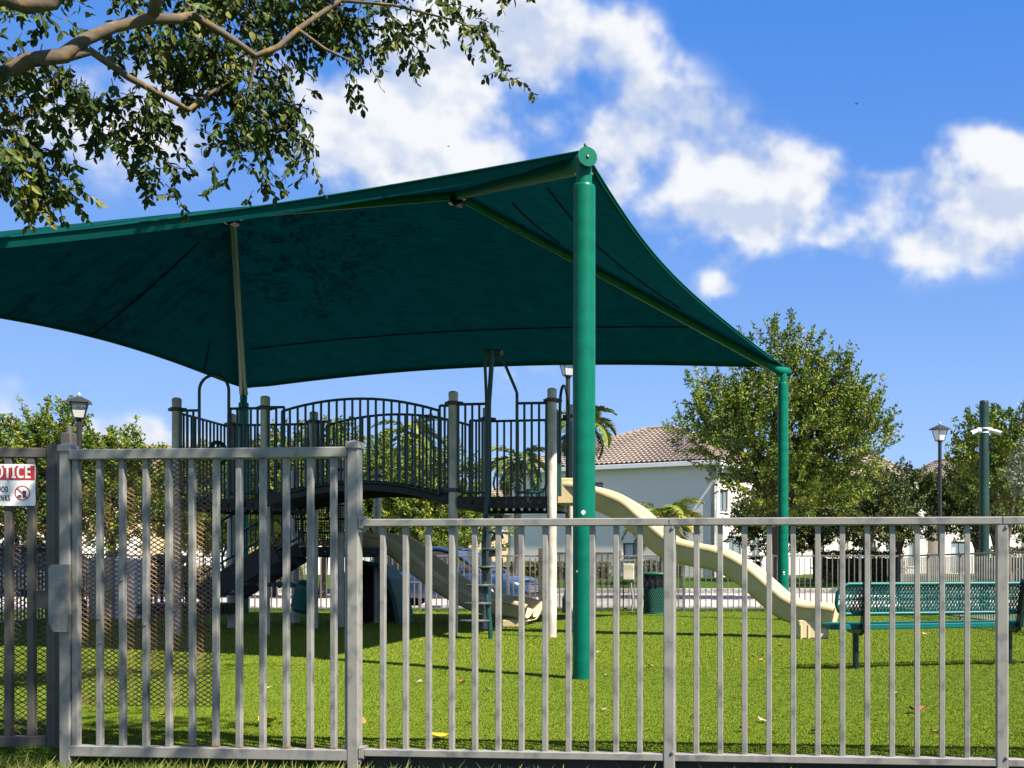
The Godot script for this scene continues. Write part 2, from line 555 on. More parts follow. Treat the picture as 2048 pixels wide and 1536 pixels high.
func make_ground() -> void:
	ground_piece("ground", sheet(-260, 260, -60, 420, -0.09), M.lawn)
	# artificial turf of the playground
	var s := Shape.new()
	var near_l := P(-12.4, 0, 5.14 + 0.09 * 12.4 + 0.03)
	var near_r := P(4.6, 0, 5.14 - 0.09 * 4.6 + 0.03)
	var far_l := P(-12.9, 0, 23.3)
	var far_r := P(4.6, 0, 23.3)
	var rows := 24
	for i in rows:
		var f0 := pow(i / float(rows), 1.6)
		var f1 := pow((i + 1) / float(rows), 1.6)
		for k in 8:
			var g := []
			for q in [[k, f0], [k + 1, f0], [k + 1, f1], [k, f1]]:
				var p := near_l.lerp(near_r, q[0] / 8.0).lerp(far_l.lerp(far_r, q[0] / 8.0), q[1])
				p.y = turf_height(p.x, -p.z)
				g.append(p)
			s.quad(g[0], g[1], g[2], g[3], Vector3.UP)
	for e in [[near_l, near_r], [near_r, far_r], [far_r, far_l], [far_l, near_l]]:
		var dn := Vector3(0, -0.085, 0)
		var e0: Vector3 = e[0] + Vector3(0, turf_height(e[0].x, -e[0].z), 0)
		var e1: Vector3 = e[1] + Vector3(0, turf_height(e[1].x, -e[1].z), 0)
		s.quad(e0, e1, e[1] + dn, e[0] + dn, (e[0] + e[1]) / 2.0 - P(-4, 0, 14))
	ground_piece("turf", s.mesh(), M.turf)
	# worn soil along the outer side of the near fence
	s = Shape.new()
	s.quad(P(-6.0, -0.075, 5.14 + 0.54 - 0.9), P(3.0, -0.075, 5.14 - 0.27 - 0.9), P(3.0, -0.075, 5.14 - 0.27), P(-6.0, -0.075, 5.14 + 0.54), Vector3.UP)
	ground_piece("soil_strip", s.mesh(), M.soil)
	s = Shape.new()
	s.prism(P(-1.98, -0.01, 5.14 + 0.178 + 0.02), P(3.2, -0.01, 5.14 - 0.288 + 0.02), 0.14, 0.016, 0.002, Vector3.UP)
	single("edging_board", s.mesh(), M.edging_black, "long black edging board at the turf edge under the low fence", "edging")
	# car park and road behind
	ground_piece("road", sheet(-120, 120, 25.2, 41.0, -0.06), M.concrete)
	s = Shape.new()
	for x in range(-14, 16):
		var x0 := x * 2.75
		s.quad(P(x0, -0.056, 26.0), P(x0 + 0.13, -0.056, 26.0), P(x0 + 1.63, -0.056, 31.0), P(x0 + 1.5, -0.056, 31.0), Vector3.UP)
	ground_piece("parking_lines", s.mesh(), M.line_white)
	ground_piece("road_line", sheet(-90, 90, 33.0, 33.14, -0.056), M.line_orange)
	s = Shape.new()
	s.prism(P(-110, 0.0, 41.1), P(110, 0.0, 41.1), 0.2, 0.25, 0.03, Vector3.BACK)
	ground_piece("kerb", s.mesh(), M.kerb_concrete)
	s = Shape.new()
	s.prism(P(-110, -0.03, 25.1), P(110, -0.03, 25.1), 0.16, 0.18, 0.03, Vector3.BACK)
	ground_piece("kerb", s.mesh(), M.kerb_concrete)
	# lawn rising gently to the houses
	s = Shape.new()
	var prof := [[41.2, 0.06], [43.0, 0.1], [47.0, 0.22], [52.0, 0.38], [58.0, 0.45], [300.0, 0.5]]
	for i in prof.size() - 1:
		s.quad(P(-200, prof[i][1], prof[i][0]), P(200, prof[i][1], prof[i][0]), P(200, prof[i + 1][1], prof[i + 1][0]), P(-200, prof[i + 1][1], prof[i + 1][0]), Vector3.UP)
	ground_piece("lawn", s.mesh(), M.lawn)

# ---------- fences and gates ----------

func near_at(x: float, y: float, back := 0.0) -> Vector3:   # a point of the near fence line, pushed back (away from the camera) by back
	return P(x - 0.09 * back, y, fence_depth(x) + back)

const ALONG := Vector3(0.996, 0, 0.0896)   # the near fence's direction

func bar_mesh(h: float, wide: float, deep: float, ch: float, side := ALONG) -> ArrayMesh:
	var s := Shape.new()
	s.prism(Vector3.ZERO, Vector3(0, h, 0), wide, deep, ch, side)
	return s.mesh()

func bolt_mesh(r: float, out: Vector3) -> ArrayMesh:
	var s := Shape.new()
	s.tube([Vector3.ZERO, out * r * 0.5, out * r * 0.9], [r, r * 0.95, r * 0.45], 8)
	return s.mesh()

func post_cap_mesh(w: float, side := ALONG) -> ArrayMesh:
	# a square cap with a skirt and a low pyramid
	var s := Shape.new()
	s.prism(Vector3(0, -0.022, 0), Vector3(0, 0.006, 0), w, w, 0.003, side)
	var t := Vector3.UP.cross(side)
	var q := [side + t, side - t, -side - t, -side + t]
	for i in 4:
		var a: Vector3 = q[i] * (w / 2.0 - 0.002) + Vector3(0, 0.0062, 0)
		var b: Vector3 = q[(i + 1) % 4] * (w / 2.0 - 0.002) + Vector3(0, 0.0062, 0)
		s.tri(a, b, Vector3(0, 0.02, 0), (a + b + Vector3(0, 0.2, 0)).normalized(), (a + b + Vector3(0, 0.2, 0)).normalized(), (a + b + Vector3(0, 0.2, 0)).normalized())
	return s.mesh()

func lattice(s: Shape, o: Vector3, ux: Vector3, uy: Vector3, wide: float, high: float, cw: float, chh: float, strand: float, thick: float) -> void:
	# expanded metal: two sets of slanting strands clipped to wide x high, cells cw x chh; set slightly proud of each other
	var nrm := ux.cross(uy)
	for set_ in 2:
		var sl := chh / cw * (1.0 if set_ == 0 else -1.0)
		var k0 := int(floor((-absf(sl) * wide) / chh)) - 1
		var k1 := int(ceil((high + absf(sl) * wide) / chh)) + 1
		for k in range(k0, k1):
			# line y = k * chh + sl * x
			var x0 := 0.0
			var x1 := wide
			var y0 := k * chh
			if sl > 0.0:
				x0 = maxf(0.0, -y0 / sl); x1 = minf(wide, (high - y0) / sl)
			else:
				x0 = maxf(0.0, (high - y0) / sl); x1 = minf(wide, -y0 / sl)
			if x1 - x0 < 0.004: continue
			var a := o + ux * x0 + uy * (y0 + sl * x0) + nrm * (thick * 0.35 * set_)
			var b := o + ux * x1 + uy * (y0 + sl * x1) + nrm * (thick * 0.35 * set_)
			var ax := (b - a).normalized()
			var side := ax.cross(nrm).normalized()
			# strands stand tilted, as pulled metal does
			var w := (side * 0.8 + nrm * 0.6) * strand / 2.0
			var t := (nrm * 0.8 - side * 0.6) * thick / 2.0
			var q0 := [a + w + t, a + w - t, a - w - t, a - w + t]
			var q1 := [b + w + t, b + w - t, b - w - t, b - w + t]
			for i in 4:
				s.quad(q0[i], q0[(i + 1) % 4], q1[(i + 1) % 4], q1[i], q0[i] + q0[(i + 1) % 4] - 2.0 * a)

func rail(parent: Node, called: String, a: Vector3, b: Vector3, high: float, deep: float, m: Material) -> MeshInstance3D:
	var s := Shape.new()
	s.prism(Vector3.ZERO, b - a, high, deep, 0.004, Vector3.UP)
	return part(parent, called, s.mesh(), m, a)

func make_near_fence() -> void:
	var to_cam := Vector3(0.09, 0, 1).normalized()
	# low fence to the right of the gate panel: two bays in view and a bit of a third
	var F := thing("low_fence", "low grey metal picket fence with flat top rail, in front of the turf", "fence", near_at(-1.83, -0.1))
	var o := F.position
	var posts := [-0.377, 1.153]
	var pm := bar_mesh(1.285, 0.054, 0.054, 0.005)
	for x in posts:
		var p := part(F, "post", pm, M.fence_paint, near_at(x, -0.1) - o)
		part(p, "bolt", bolt_mesh(0.009, to_cam), M.steel, Vector3(0.011, 1.255, 0) + to_cam * 0.0275)
		part(p, "bolt", bolt_mesh(0.009, to_cam), M.steel, Vector3(0.011, 0.205, 0) + to_cam * 0.0275)
	var spans := [[-1.866, -0.38], [-0.374, 1.15], [1.156, 2.4]]
	for q in spans:
		rail(F, "top_rail", near_at(q[0], 1.185) - o, near_at(q[1], 1.185) - o, 0.036, 0.06, M.fence_paint)
	for q in [[-1.85, -0.405], [-0.35, 1.125], [1.181, 2.4]]:
		rail(F, "bottom_rail", near_at(q[0], 0.08) - o, near_at(q[1], 0.08) - o, 0.036, 0.046, M.fence_paint)
	var bm := bar_mesh(1.075, 0.0255, 0.0255, 0.0025)
	var xs := []
	var x := -1.768
	while x < -0.44:
		xs.append(x); x += 0.1135
	x = -0.252
	while x < 1.1:
		xs.append(x); x += 0.1135
	x = 1.28
	while x < 2.35:
		xs.append(x); x += 0.1135
	for q in xs:
		part(F, "picket", bm, M.fence_paint, near_at(q, 0.0955) - o).rotation = Vector3(0, rng.randf_range(-0.05, 0.05), rng.randf_range(-0.0016, 0.0016))
	# brackets on the tall gate post
	for y in [1.185, 0.08]:
		var s := Shape.new()
		s.prism(Vector3.ZERO, ALONG * 0.022, 0.06, 0.06, 0.006, Vector3.UP)
		s.prism(Vector3(0, -0.045, 0), Vector3(0, -0.02, 0), 0.02, 0.05, 0.004, ALONG)
		part(F, "bracket", s.mesh(), M.fence_paint, near_at(-1.876, y) - o)

	# fixed panel beside the gate, with two tall posts
	var G := thing("mesh_fence", "taller grey picket panel with rusty mesh, between two capped posts", "fence panel", near_at(-3.36, -0.1))
	o = G.position
	pm = bar_mesh(1.665, 0.055, 0.055, 0.004)
	for q in [-1.908, -3.375]:
		var p := part(G, "post", pm, M.fence_paint, near_at(q, -0.1) - o)
		part(p, "post_cap", post_cap_mesh(0.068), M.fence_paint, Vector3(0, 1.667, 0))
	var gp = M.fence_paint
	rail(G, "top_rail", near_at(-3.346, 1.526) - o, near_at(-1.936, 1.526) - o, 0.05, 0.066, gp)
	rail(G, "bottom_rail", near_at(-3.346, 0.066) - o, near_at(-1.936, 0.066) - o, 0.054, 0.05, gp)
	bm = bar_mesh(1.407, 0.0275, 0.0275, 0.0025)
	for i in 11:
		part(G, "picket", bm, gp, near_at(-3.207 + 0.1195 * i, 0.094) - o).rotation = Vector3(0, rng.randf_range(-0.05, 0.05), rng.randf_range(-0.0016, 0.0016))
	part(G, "stile", bar_mesh(1.406, 0.032, 0.032, 0.003), gp, near_at(-3.329, 0.094) - o)
	part(G, "stile", bar_mesh(1.406, 0.014, 0.032, 0.002), gp, near_at(-1.945, 0.094) - o)
	var s := Shape.new()
	lattice(s, Vector3.ZERO, ALONG, Vector3.UP, 0.71, 1.215, 0.04, 0.0238, 0.0046, 0.0026)
	part(G, "expanded_mesh", s.mesh(), M.rusty_wire, near_at(-3.335, 0.285, 0.024) - o)
	for q in [[-3.207, 0.72], [-3.2, 0.6], [-3.088, 0.91], [-2.968, 0.69]]:
		part(G, "bolt", bolt_mesh(0.008, to_cam), M.steel, near_at(q[0], q[1], -0.0142) - o)
	for i in [4, 5, 6, 8, 9, 10]:
		var r := Shape.new()
		r.prism(Vector3(0, 0, 0), Vector3(0, 0.004 + 0.003 * (i % 3), 0), 0.0295, 0.0295, 0.001, ALONG)
		part(G, "rust_spot", r.mesh(), M.rust_stain, near_at(-3.207 + 0.1195 * i, 0.0945) - o)

	# lock box on the gate post
	var B := thing("lock_box", "dark grey steel lock box screwed on the post beside the swing gate", "lock box", near_at(-3.4, 0.655, -0.03))
	s = Shape.new()
	var pts := PackedVector3Array()
	var back := PackedVector3Array()
	for q in [[-0.045, 0.05], [-0.035, 0.03], [-0.02, 0.0], [0.055, 0.0], [0.055, 0.33], [-0.03, 0.33], [-0.045, 0.31]]:
		var w: Vector3 = ALONG * q[0] + Vector3(0, q[1], 0)
		pts.append(w + to_cam * 0.028); back.append(w)
	s.loop_between(pts, back, Vector3(0, 0.16, 0) + to_cam * 0.028, Vector3(0, 0.16, 0))
	s.cap(pts, to_cam); s.cap(back, -to_cam)
	part(B, "housing", s.mesh(), M.fence_paint)
	for q in [[0.03, 0.02], [0.028, 0.165], [0.005, 0.26]]:
		part(B, "screw", bolt_mesh(0.0045, to_cam), M.steel, ALONG * q[0] + Vector3(0, q[1], 0) + to_cam * 0.028)
	s = Shape.new()
	s.box(Vector3(-0.105, 0.115, -0.012), Vector3(-0.045, 0.205, 0.02))
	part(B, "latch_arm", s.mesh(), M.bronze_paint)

	# the swing gate at the left edge, a little open inwards
	var W := thing("swing_gate", "dark brownish swing gate with black mesh behind its bars", "gate", P(-3.475, 0.03, 5.53))
	W.rotation.y = 0.06
	var d := Vector3.LEFT
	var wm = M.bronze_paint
	var m := bar_mesh(1.52, 0.05, 0.045, 0.004, Vector3.RIGHT)
	part(W, "stile", m, wm, Vector3(-0.025, 0.04, 0))
	part(W, "stile", m, wm, Vector3(-1.1, 0.04, 0))
	rail(W, "top_rail", Vector3(-0.0505, 1.515, 0), Vector3(-1.0745, 1.515, 0), 0.05, 0.04, wm)
	rail(W, "bottom_rail", Vector3(-0.0505, 0.068, 0), Vector3(-1.0745, 0.068, 0), 0.056, 0.042, wm)
	m = bar_mesh(1.392, 0.036, 0.03, 0.003, Vector3.RIGHT)
	for i in 9:
		part(W, "bar", m, wm, Vector3(-0.13 - 0.1095 * i, 0.097, 0))
	s = Shape.new()
	lattice(s, Vector3.ZERO, Vector3.RIGHT, Vector3.UP, 1.02, 1.39, 0.042, 0.027, 0.004, 0.0022)
	part(W, "expanded_mesh", s.mesh(), M.black_wire, Vector3(-1.073, 0.1, -0.026))
	# sign on the gate, cut by the picture's edge
	make_notice_sign(W)
	# second gate post with a closer box, inside the enclosure
	var C := thing("gate_closer_post", "dark square post with a closer box and stub behind the gate post", "post", P(-3.68, 0, 5.98))
	part(C, "post", bar_mesh(1.42, 0.05, 0.05, 0.004, Vector3.RIGHT), wm)
	s = Shape.new()
	s.soft_box(Vector3(-0.052, 1.4205, -0.03), Vector3(0.006, 1.7, 0.03), 0.006)
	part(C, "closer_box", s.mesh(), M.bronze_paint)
	s = Shape.new()
	s.lathe(Vector3(-0.022, 1.7, 0.0), [[0.016, 0.0], [0.016, 0.034], [0.012, 0.038], [0.0, 0.038]], 12)
	part(C, "stub", s.mesh(), wm)

func text_mesh(words: String, size: float, font_name: String, bold: bool, deep := 0.001) -> TextMesh:
	var t := TextMesh.new()
	var f := SystemFont.new()
	f.font_names = PackedStringArray([font_name])
	f.font_weight = 800 if bold else 500
	t.font = f
	t.text = words
	t.font_size = 48
	t.pixel_size = size / 48.0
	t.depth = deep
	t.horizontal_alignment = HORIZONTAL_ALIGNMENT_RIGHT
	t.vertical_alignment = VERTICAL_ALIGNMENT_CENTER
	return t

func rounded_plate(w: float, h: float, r: float, deep: float) -> ArrayMesh:
	var s := Shape.new()
	var a := PackedVector3Array()
	var b := PackedVector3Array()
	for q in [[1, 1, 0], [-1, 1, 90], [-1, -1, 180], [1, -1, 270]]:
		for k in 5:
			var t := deg_to_rad(q[2] + 22.5 * k)
			var p := Vector3(q[0] * (w / 2 - r) + cos(t) * r, q[1] * (h / 2 - r) + sin(t) * r, 0)
			a.append(p); b.append(p + Vector3(0, 0, deep))
	s.loop_between(a, b, Vector3.ZERO, Vector3(0, 0, deep))
	s.cap(a, Vector3.FORWARD); s.cap(b, Vector3.BACK)
	return s.mesh()

func make_notice_sign(gate: Node3D) -> void:
	# red and white notice board; only its right half lies inside the picture
	var right := gate.transform * Vector3(-0.098, 1.352, 0.0262)
	var S := thing("notice_sign", "red and white notice sign wired on the swing gate", "sign", right, gate.rotation.y)
	part(S, "board", rounded_plate(0.4, 0.208, 0.01, 0.002), M.sign_white, Vector3(-0.2, 0, 0))
	var s := Shape.new()
	s.box(Vector3(-0.393, 0.024, 0.0021), Vector3(-0.002, 0.096, 0.0028))
	part(S, "red_band", s.mesh(), M.sign_red)
	var t := part(S, "lettering", text_mesh("NOTICE", 0.078, "Droid Sans", true), M.sign_white, Vector3(-0.018, 0.063, 0.0034))
	t.scale = Vector3(0.8, 1.08, 1)
	t = part(S, "lettering", text_mesh("NO FOOD", 0.034, "Droid Sans", true), M.sign_black, Vector3(-0.128, -0.022, 0.0028))
	t.scale = Vector3(0.72, 1.15, 1)
	t = part(S, "lettering", text_mesh("OR DRINKS", 0.034, "Droid Sans", true), M.sign_black, Vector3(-0.12, -0.066, 0.0028))
	t.scale = Vector3(0.72, 1.15, 1)
	# the crossed-out cup and burger
	var c := Vector3(-0.062, -0.04, 0.0027)
	s = Shape.new()
	for k in 40:
		var t0 := TAU * k / 40
		var t1 := TAU * (k + 1) / 40
		var u0 := Vector3(cos(t0), sin(t0), 0)
		var u1 := Vector3(cos(t1), sin(t1), 0)
		s.quad(c + u0 * 0.0375, c + u1 * 0.0375, c + u1 * 0.0315, c + u0 * 0.0315, Vector3.BACK)
	var dgn := Vector3(0.7071, -0.7071, 0)
	var prp := Vector3(0.7071, 0.7071, 0)
	var up := Vector3(0, 0, 0.0012)
	s.quad(c - dgn * 0.033 + prp * 0.003 + up, c + dgn * 0.033 + prp * 0.003 + up, c + dgn * 0.033 - prp * 0.003 + up, c - dgn * 0.033 - prp * 0.003 + up, Vector3.BACK)
	part(S, "prohibition_ring", s.mesh(), M.sign_red)
	s = Shape.new()
	s.quad(c + Vector3(0.0, 0.011, 0), c + Vector3(0.021, 0.011, 0), c + Vector3(0.016, -0.024, 0), c + Vector3(0.003, -0.024, 0), Vector3.BACK)
	s.quad(c + Vector3(0.003, 0.022, 0), c + Vector3(0.0045, 0.022, 0), c + Vector3(0.008, 0.011, 0), c + Vector3(0.006, 0.011, 0), Vector3.BACK)
	part(S, "cup_symbol", s.mesh(), M.sign_black)
	s = Shape.new()
	for q in [[-0.0115, 0.009], [-0.017, 0.011], [-0.0225, 0.0095]]:
		s.quad(c + Vector3(-0.0135 - q[1], q[0] - 0.0018, 0), c + Vector3(-0.0135 + q[1], q[0] - 0.0018, 0), c + Vector3(-0.0135 + q[1] * 0.85, q[0] + 0.0018, 0), c + Vector3(-0.0135 - q[1] * 0.85, q[0] + 0.0018, 0), Vector3.BACK)
	part(S, "burger_symbol", s.mesh(), M.sign_black)
	part(S, "screw", bolt_mesh(0.004, Vector3.BACK), M.steel, Vector3(-0.13, 0.026, 0.0028))
	part(S, "screw", bolt_mesh(0.0022, Vector3.BACK), M.sign_black, Vector3(-0.014, -0.003, 0.0021))

func far_fence(called: String, label: String, a: Vector3, b: Vector3, m: Material, skip := []) -> Node3D:
	var F := thing(called, label, "fence", a)
	var d := b - a
	var L := d.length()
	var u := d / L
	var pm := bar_mesh(1.25, 0.055, 0.055, 0.003, u)
	var bm := bar_mesh(1.08, 0.022, 0.022, 0.002, u)
	var open := func(t: float) -> bool:
		for q in skip:
			if t > q[0] and t < q[1]: return true
		return false
	var t := 0.0
	var k := 0
	while t <= L:
		if not open.call(t):
			if k % 16 == 0:
				part(F, "post", pm, m, u * t)
			else:
				part(F, "picket", bm, m, u * t + Vector3(0, 0.1, 0))
		t += 0.1185
		k += 1
	var cuts := [0.0]
	for q in skip:
		cuts.append(q[0]); cuts.append(q[1])
	cuts.append(L)
	for i in range(0, cuts.size(), 2):
		rail(F, "top_rail", u * cuts[i] + Vector3(0, 1.215, 0), u * cuts[i + 1] + Vector3(0, 1.215, 0), 0.034, 0.036, m)
		rail(F, "bottom_rail", u * cuts[i] + Vector3(0, 0.085, 0), u * cuts[i + 1] + Vector3(0, 0.085, 0), 0.03, 0.03, m)
	return F

func make_far_fences() -> void:
	far_fence("boundary_fence", "long grey picket fence along the car park behind the playground", P(-12.8, -0.03, 23.7), P(3.2, -0.03, 23.7), M.far_fence_paint, [[8.25, 10.03]])
	far_fence("boundary_fence", "grey picket fence running towards the bench on the right", P(3.26, -0.03, 23.66), P(4.75, -0.03, 13.6), M.sunlit_fence_paint)
	far_fence("boundary_fence", "dark picket fence at the left edge seen through the gate mesh", P(-12.86, -0.03, 23.6), P(-11.5, -0.03, 13.6), M.far_fence_paint)
	# the meshed gate in the far fence
	var G := thing("far_gate", "dark meshed gate in the far fence behind the thick green post", "gate", P(-4.52, 0, 23.7))
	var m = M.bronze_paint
	var post := bar_mesh(1.38, 0.1, 0.1, 0.006, Vector3.RIGHT)
	part(G, "post", post, m, Vector3(0.02, -0.03, 0))
	part(G, "post", bar_mesh(1.34, 0.06, 0.06, 0.004, Vector3.RIGHT), m, Vector3(1.7, -0.03, 0))
	var st := bar_mesh(1.26, 0.05, 0.04, 0.003, Vector3.RIGHT)
	part(G, "stile", st, m, Vector3(0.15, 0.02, 0))
	part(G, "stile", st, m, Vector3(1.62, 0.02, 0))
	for y in [0.05, 1.24]:
		rail(G, "gate_rail", Vector3(0.176, y, 0), Vector3(1.594, y, 0), 0.05, 0.04, m)
	for i in 10:
		part(G, "bar", bar_mesh(1.138, 0.024, 0.022, 0.002, Vector3.RIGHT), m, Vector3(0.29 + 0.13 * i, 0.076, 0))
	for y in [0.3, 0.75, 1.1]:
		var h := Shape.new()
		h.box(Vector3(0.0705, y - 0.03, 0.0), Vector3(0.1245, y + 0.03, 0.07))
		part(G, "hinge", h.mesh(), m)
	var s := Shape.new()
	lattice(s, Vector3.ZERO, Vector3.RIGHT, Vector3.UP, 1.41, 1.13, 0.05, 0.032, 0.006, 0.003)
	part(G, "expanded_mesh", s.mesh(), M.black_wire, Vector3(0.18, 0.08, -0.024))
	# mesh screen on the fence bay right of it
	s = Shape.new()
	lattice(s, Vector3.ZERO, Vector3.RIGHT, Vector3.UP, 1.35, 1.09, 0.05, 0.032, 0.006, 0.003)
	single("mesh_screen", s.mesh(), M.black_wire, "black wire mesh screen on the far fence behind the bin and power box", "mesh screen", P(-2.78, 0.07, 23.735))
	# meter box with its conduit
	var B := thing("power_box", "pale beige power box on the far fence, grey conduit below", "power box", P(-2.6, 0.0, 23.58))
	s = Shape.new()
	s.soft_box(Vector3(-0.115, 0.67, -0.05), Vector3(0.115, 1.02, 0.06), 0.012)
	part(B, "housing", s.mesh(), M.box_beige)
	s = Shape.new()
	s.box(Vector3(0.116, 0.75, 0.02), Vector3(0.124, 0.79, 0.05)); s.box(Vector3(0.116, 0.9, 0.02), Vector3(0.124, 0.94, 0.05))
	part(B, "hinge", s.mesh(), M.pipe_grey)
	s = Shape.new()
	s.tube([Vector3(0.05, 0.68, 0), Vector3(0.055, 0.5, 0), Vector3(0.09, 0.3, 0.01), Vector3(0.1, 0.2, 0.02), Vector3(0.075, 0.1, 0.02), Vector3(0.07, -0.05, 0.02)], 0.021, 8)
	part(B, "conduit", s.mesh(), M.pipe_grey)

# ---------- shade sail ----------

func sail_point(e0: Vector3, e1: Vector3, t0: Vector3, t1: Vector3, u: float, v: float, inset: float, drop: float) -> Vector3:
	# u along the eave, v from the scalloped eave (0) up to the ridge (1)
	var arch := 4.0 * u * (1.0 - u)
	var e := e0.lerp(e1, u)
	var t := t0.lerp(t1, u)
	var vv := inset * arch + v * (1.0 - inset * arch)
	var p := e.lerp(t, vv)
	p.y -= drop * arch * (1.0 - v) * (1.0 - v) + 0.16 * arch * v * (1.0 - v) * 2.0
	return p

func make_sail() -> void:
	var S := thing("shade_canopy", "large green hip-shaped fabric shade canopy on thick green posts over the play structure", "shade canopy", P(-1.433, 0, 9.5))
	var o := S.position
	var N := P(-1.433, 0, 9.5)
	var R := P(0.593, 0, 19.78)
	var L := P(-10.22, 0, 22.2)
	var NL := P(-12.24, 0, 11.92)
	var A := P(-4.11, 6.27, 15.46)
	var B := P(-7.65, 6.25, 16.26)
	var hub := 4.475
	for c in [[N, A, 0.0], [R, A, 0.0], [L, B, 0.0], [NL, B, -0.38]]:   # the fourth post, outside the picture, is shorter
		var at: Vector3 = c[0]
		var dy: float = c[2]
		var s := Shape.new()
		s.lathe(Vector3.ZERO, [[0.0, -0.2], [0.097, -0.2], [0.097, 4.245 + dy], [0.092, 4.262 + dy], [0.0, 4.262 + dy]], 28)
		var p := part(S, "post", s.mesh(), M.green_paint, at - o)
		s = Shape.new()
		s.lathe(Vector3(0, 4.25 + dy, 0), [[0.068, 0.0], [0.068, 0.2], [0.0, 0.2]], 20)
		part(p, "sleeve", s.mesh(), M.green_paint)
		for k in 2:
			part(p, "bolt", bolt_mesh(0.013, Vector3.RIGHT * (1 if k else -1)), M.steel, Vector3(0.068 if k else -0.068, 4.36 + dy, 0))
		# hip beam from the post head to the ridge
		var head := at + Vector3(0, hub + dy, 0)
		var dir: Vector3 = (c[1] - head).normalized()
		var flat := Vector3(dir.x, 0, dir.z).normalized()
		s = Shape.new()
		var end := head - flat * 0.1
		s.tube([end, end + flat * 0.22, c[1] - Vector3(0, 0.09, 0)], [0.079, 0.079, 0.06], 18)
		var b := part(S, "hip_beam", s.mesh(), M.green_paint, -o)
		s = Shape.new()
		s.tube([end - flat * 0.014, end - flat * 0.001], [0.084, 0.084], 24)
		part(b, "end_cap", s.mesh(), M.green_paint)
		part(b, "bolt", bolt_mesh(0.014, -flat), M.steel, end - flat * 0.0145)
		# gusset between sleeve and beam
		s = Shape.new()
		var g0 := at + Vector3(0, 4.3 + dy, 0) + flat * 0.066
		s.prism(g0, g0 + Vector3(0, 0.13, 0) + flat * 0.1, 0.012, 0.06, 0.002, Vector3.UP.cross(flat))
		part(b, "gusset", s.mesh(), M.green_paint)
		# turnbuckle of the edge cable on top
		s = Shape.new()
		s.tube([head + Vector3(0, 0.085, 0) - flat * 0.04, head + Vector3(0, 0.135, 0) - flat * 0.03], 0.012, 8)
		s.tube([head + Vector3(0, 0.1, 0) + flat * 0.3, head + Vector3(0, 0.11, 0) + flat * 0.08, head + Vector3(0, 0.1, 0) - flat * 0.06], 0.014, 8)
		part(b, "cable_eye", s.mesh(), M.bench_dark)
	var s := Shape.new()
	s.tube([A - Vector3(0, 0.09, 0), B - Vector3(0, 0.09, 0)], 0.06, 16)
	part(S, "ridge_beam", s.mesh(), M.green_paint, -o)
	for q in [A, B]:
		s = Shape.new()
		s.tube([q + Vector3(0, -0.17, 0.1), q + Vector3(0, -0.15, -0.1)], 0.085, 12)
		s.prism(q + Vector3(-0.12, -0.2, 0), q + Vector3(0.12, -0.14, 0), 0.02, 0.14, 0.003, Vector3.UP)
		part(S, "ridge_bracket", s.mesh(), M.bench_dark, -o)
		part(S, "bolt", bolt_mesh(0.016, Vector3.BACK), M.steel, q + Vector3(0.05, -0.17, 0.075) - o)
	# chipped paint on two posts
	for q in [[N, 1.435, 0.1, 0.02], [N, 0.93, -0.5, 0.012], [R, 0.86, 0.15, 0.018], [R, 0.82, 0.2, 0.012]]:
		s = Shape.new()
		var out := Vector3(sin(q[2]), 0, cos(q[2]))
		var ring := PackedVector3Array()
		for k in 9:
			var t := TAU * k / 9.0
			ring.append(Vector3(cos(t) * q[3] * rng.randf_range(0.6, 1.1), sin(t) * q[3] * rng.randf_range(0.7, 1.2), 0).rotated(Vector3.UP, q[2]))
		s.cap(ring, out)
		part(S, "paint_chip", s.mesh(), M.sign_white, q[0] + Vector3(0, q[1], 0) + out * 0.0985 - o)
	# four fabric panels
	var top := Vector3(0, 4.56, 0)
	var low := Vector3(0, 4.18, 0)
	var lift := Vector3(0, 0.02, 0)
	var panels := [
		["front", N + top, NL + low, A + lift, B + lift, 0.15, 0.14],
		["end", R + top, N + top, A + lift, A + lift, 0.15, 0.0],
		["back", L + top, R + top, B + lift, A + lift, 0.12, 0.08],
		["side", NL + low, L + top, B + lift, B + lift, 0.15, 0.0],
	]
	var hips := [N, R, L, NL]
	for q in panels:
		s = Shape.new()
		var nu := 40
		var nv := 14
		for i in nu:
			for j in nv:
				var g := []
				var h := []
				for k in [[i, j], [i + 1, j], [i + 1, j + 1], [i, j + 1]]:
					var u: float = k[0] / float(nu)
					var v: float = k[1] / float(nv)
					g.append(sail_point(q[1], q[2], q[3], q[4], u, v, q[5], q[6]))
					var du: Vector3 = sail_point(q[1], q[2], q[3], q[4], minf(u + 0.01, 1.0), minf(v, 0.97), q[5], q[6]) - sail_point(q[1], q[2], q[3], q[4], maxf(u - 0.01, 0.0), minf(v, 0.97), q[5], q[6])
					var dv: Vector3 = sail_point(q[1], q[2], q[3], q[4], u, minf(v + 0.02, 1.0), q[5], q[6]) - sail_point(q[1], q[2], q[3], q[4], u, maxf(v - 0.02, 0.0), q[5], q[6])
					var nn := du.cross(dv).normalized()
					h.append(nn if nn.y > 0.0 else -nn)
				s.quad_smooth(g[0], g[1], g[2], g[3], h[0], h[1], h[2], h[3])
		var panel := part(S, "fabric_panel", s.mesh(), M.sail_fabric, -o)
		# hem with the edge cable inside
		s = Shape.new()
		var edge := []
		for i in nu + 1:
			edge.append(sail_point(q[1], q[2], q[3], q[4], i / float(nu), 0.0, q[5], q[6]))
		var inner := []
		for i in nu + 1:
			inner.append(sail_point(q[1], q[2], q[3], q[4], i / float(nu), 0.022, q[5], q[6]))
		var fall := 0.1 if q[0] == "front" else 0.03
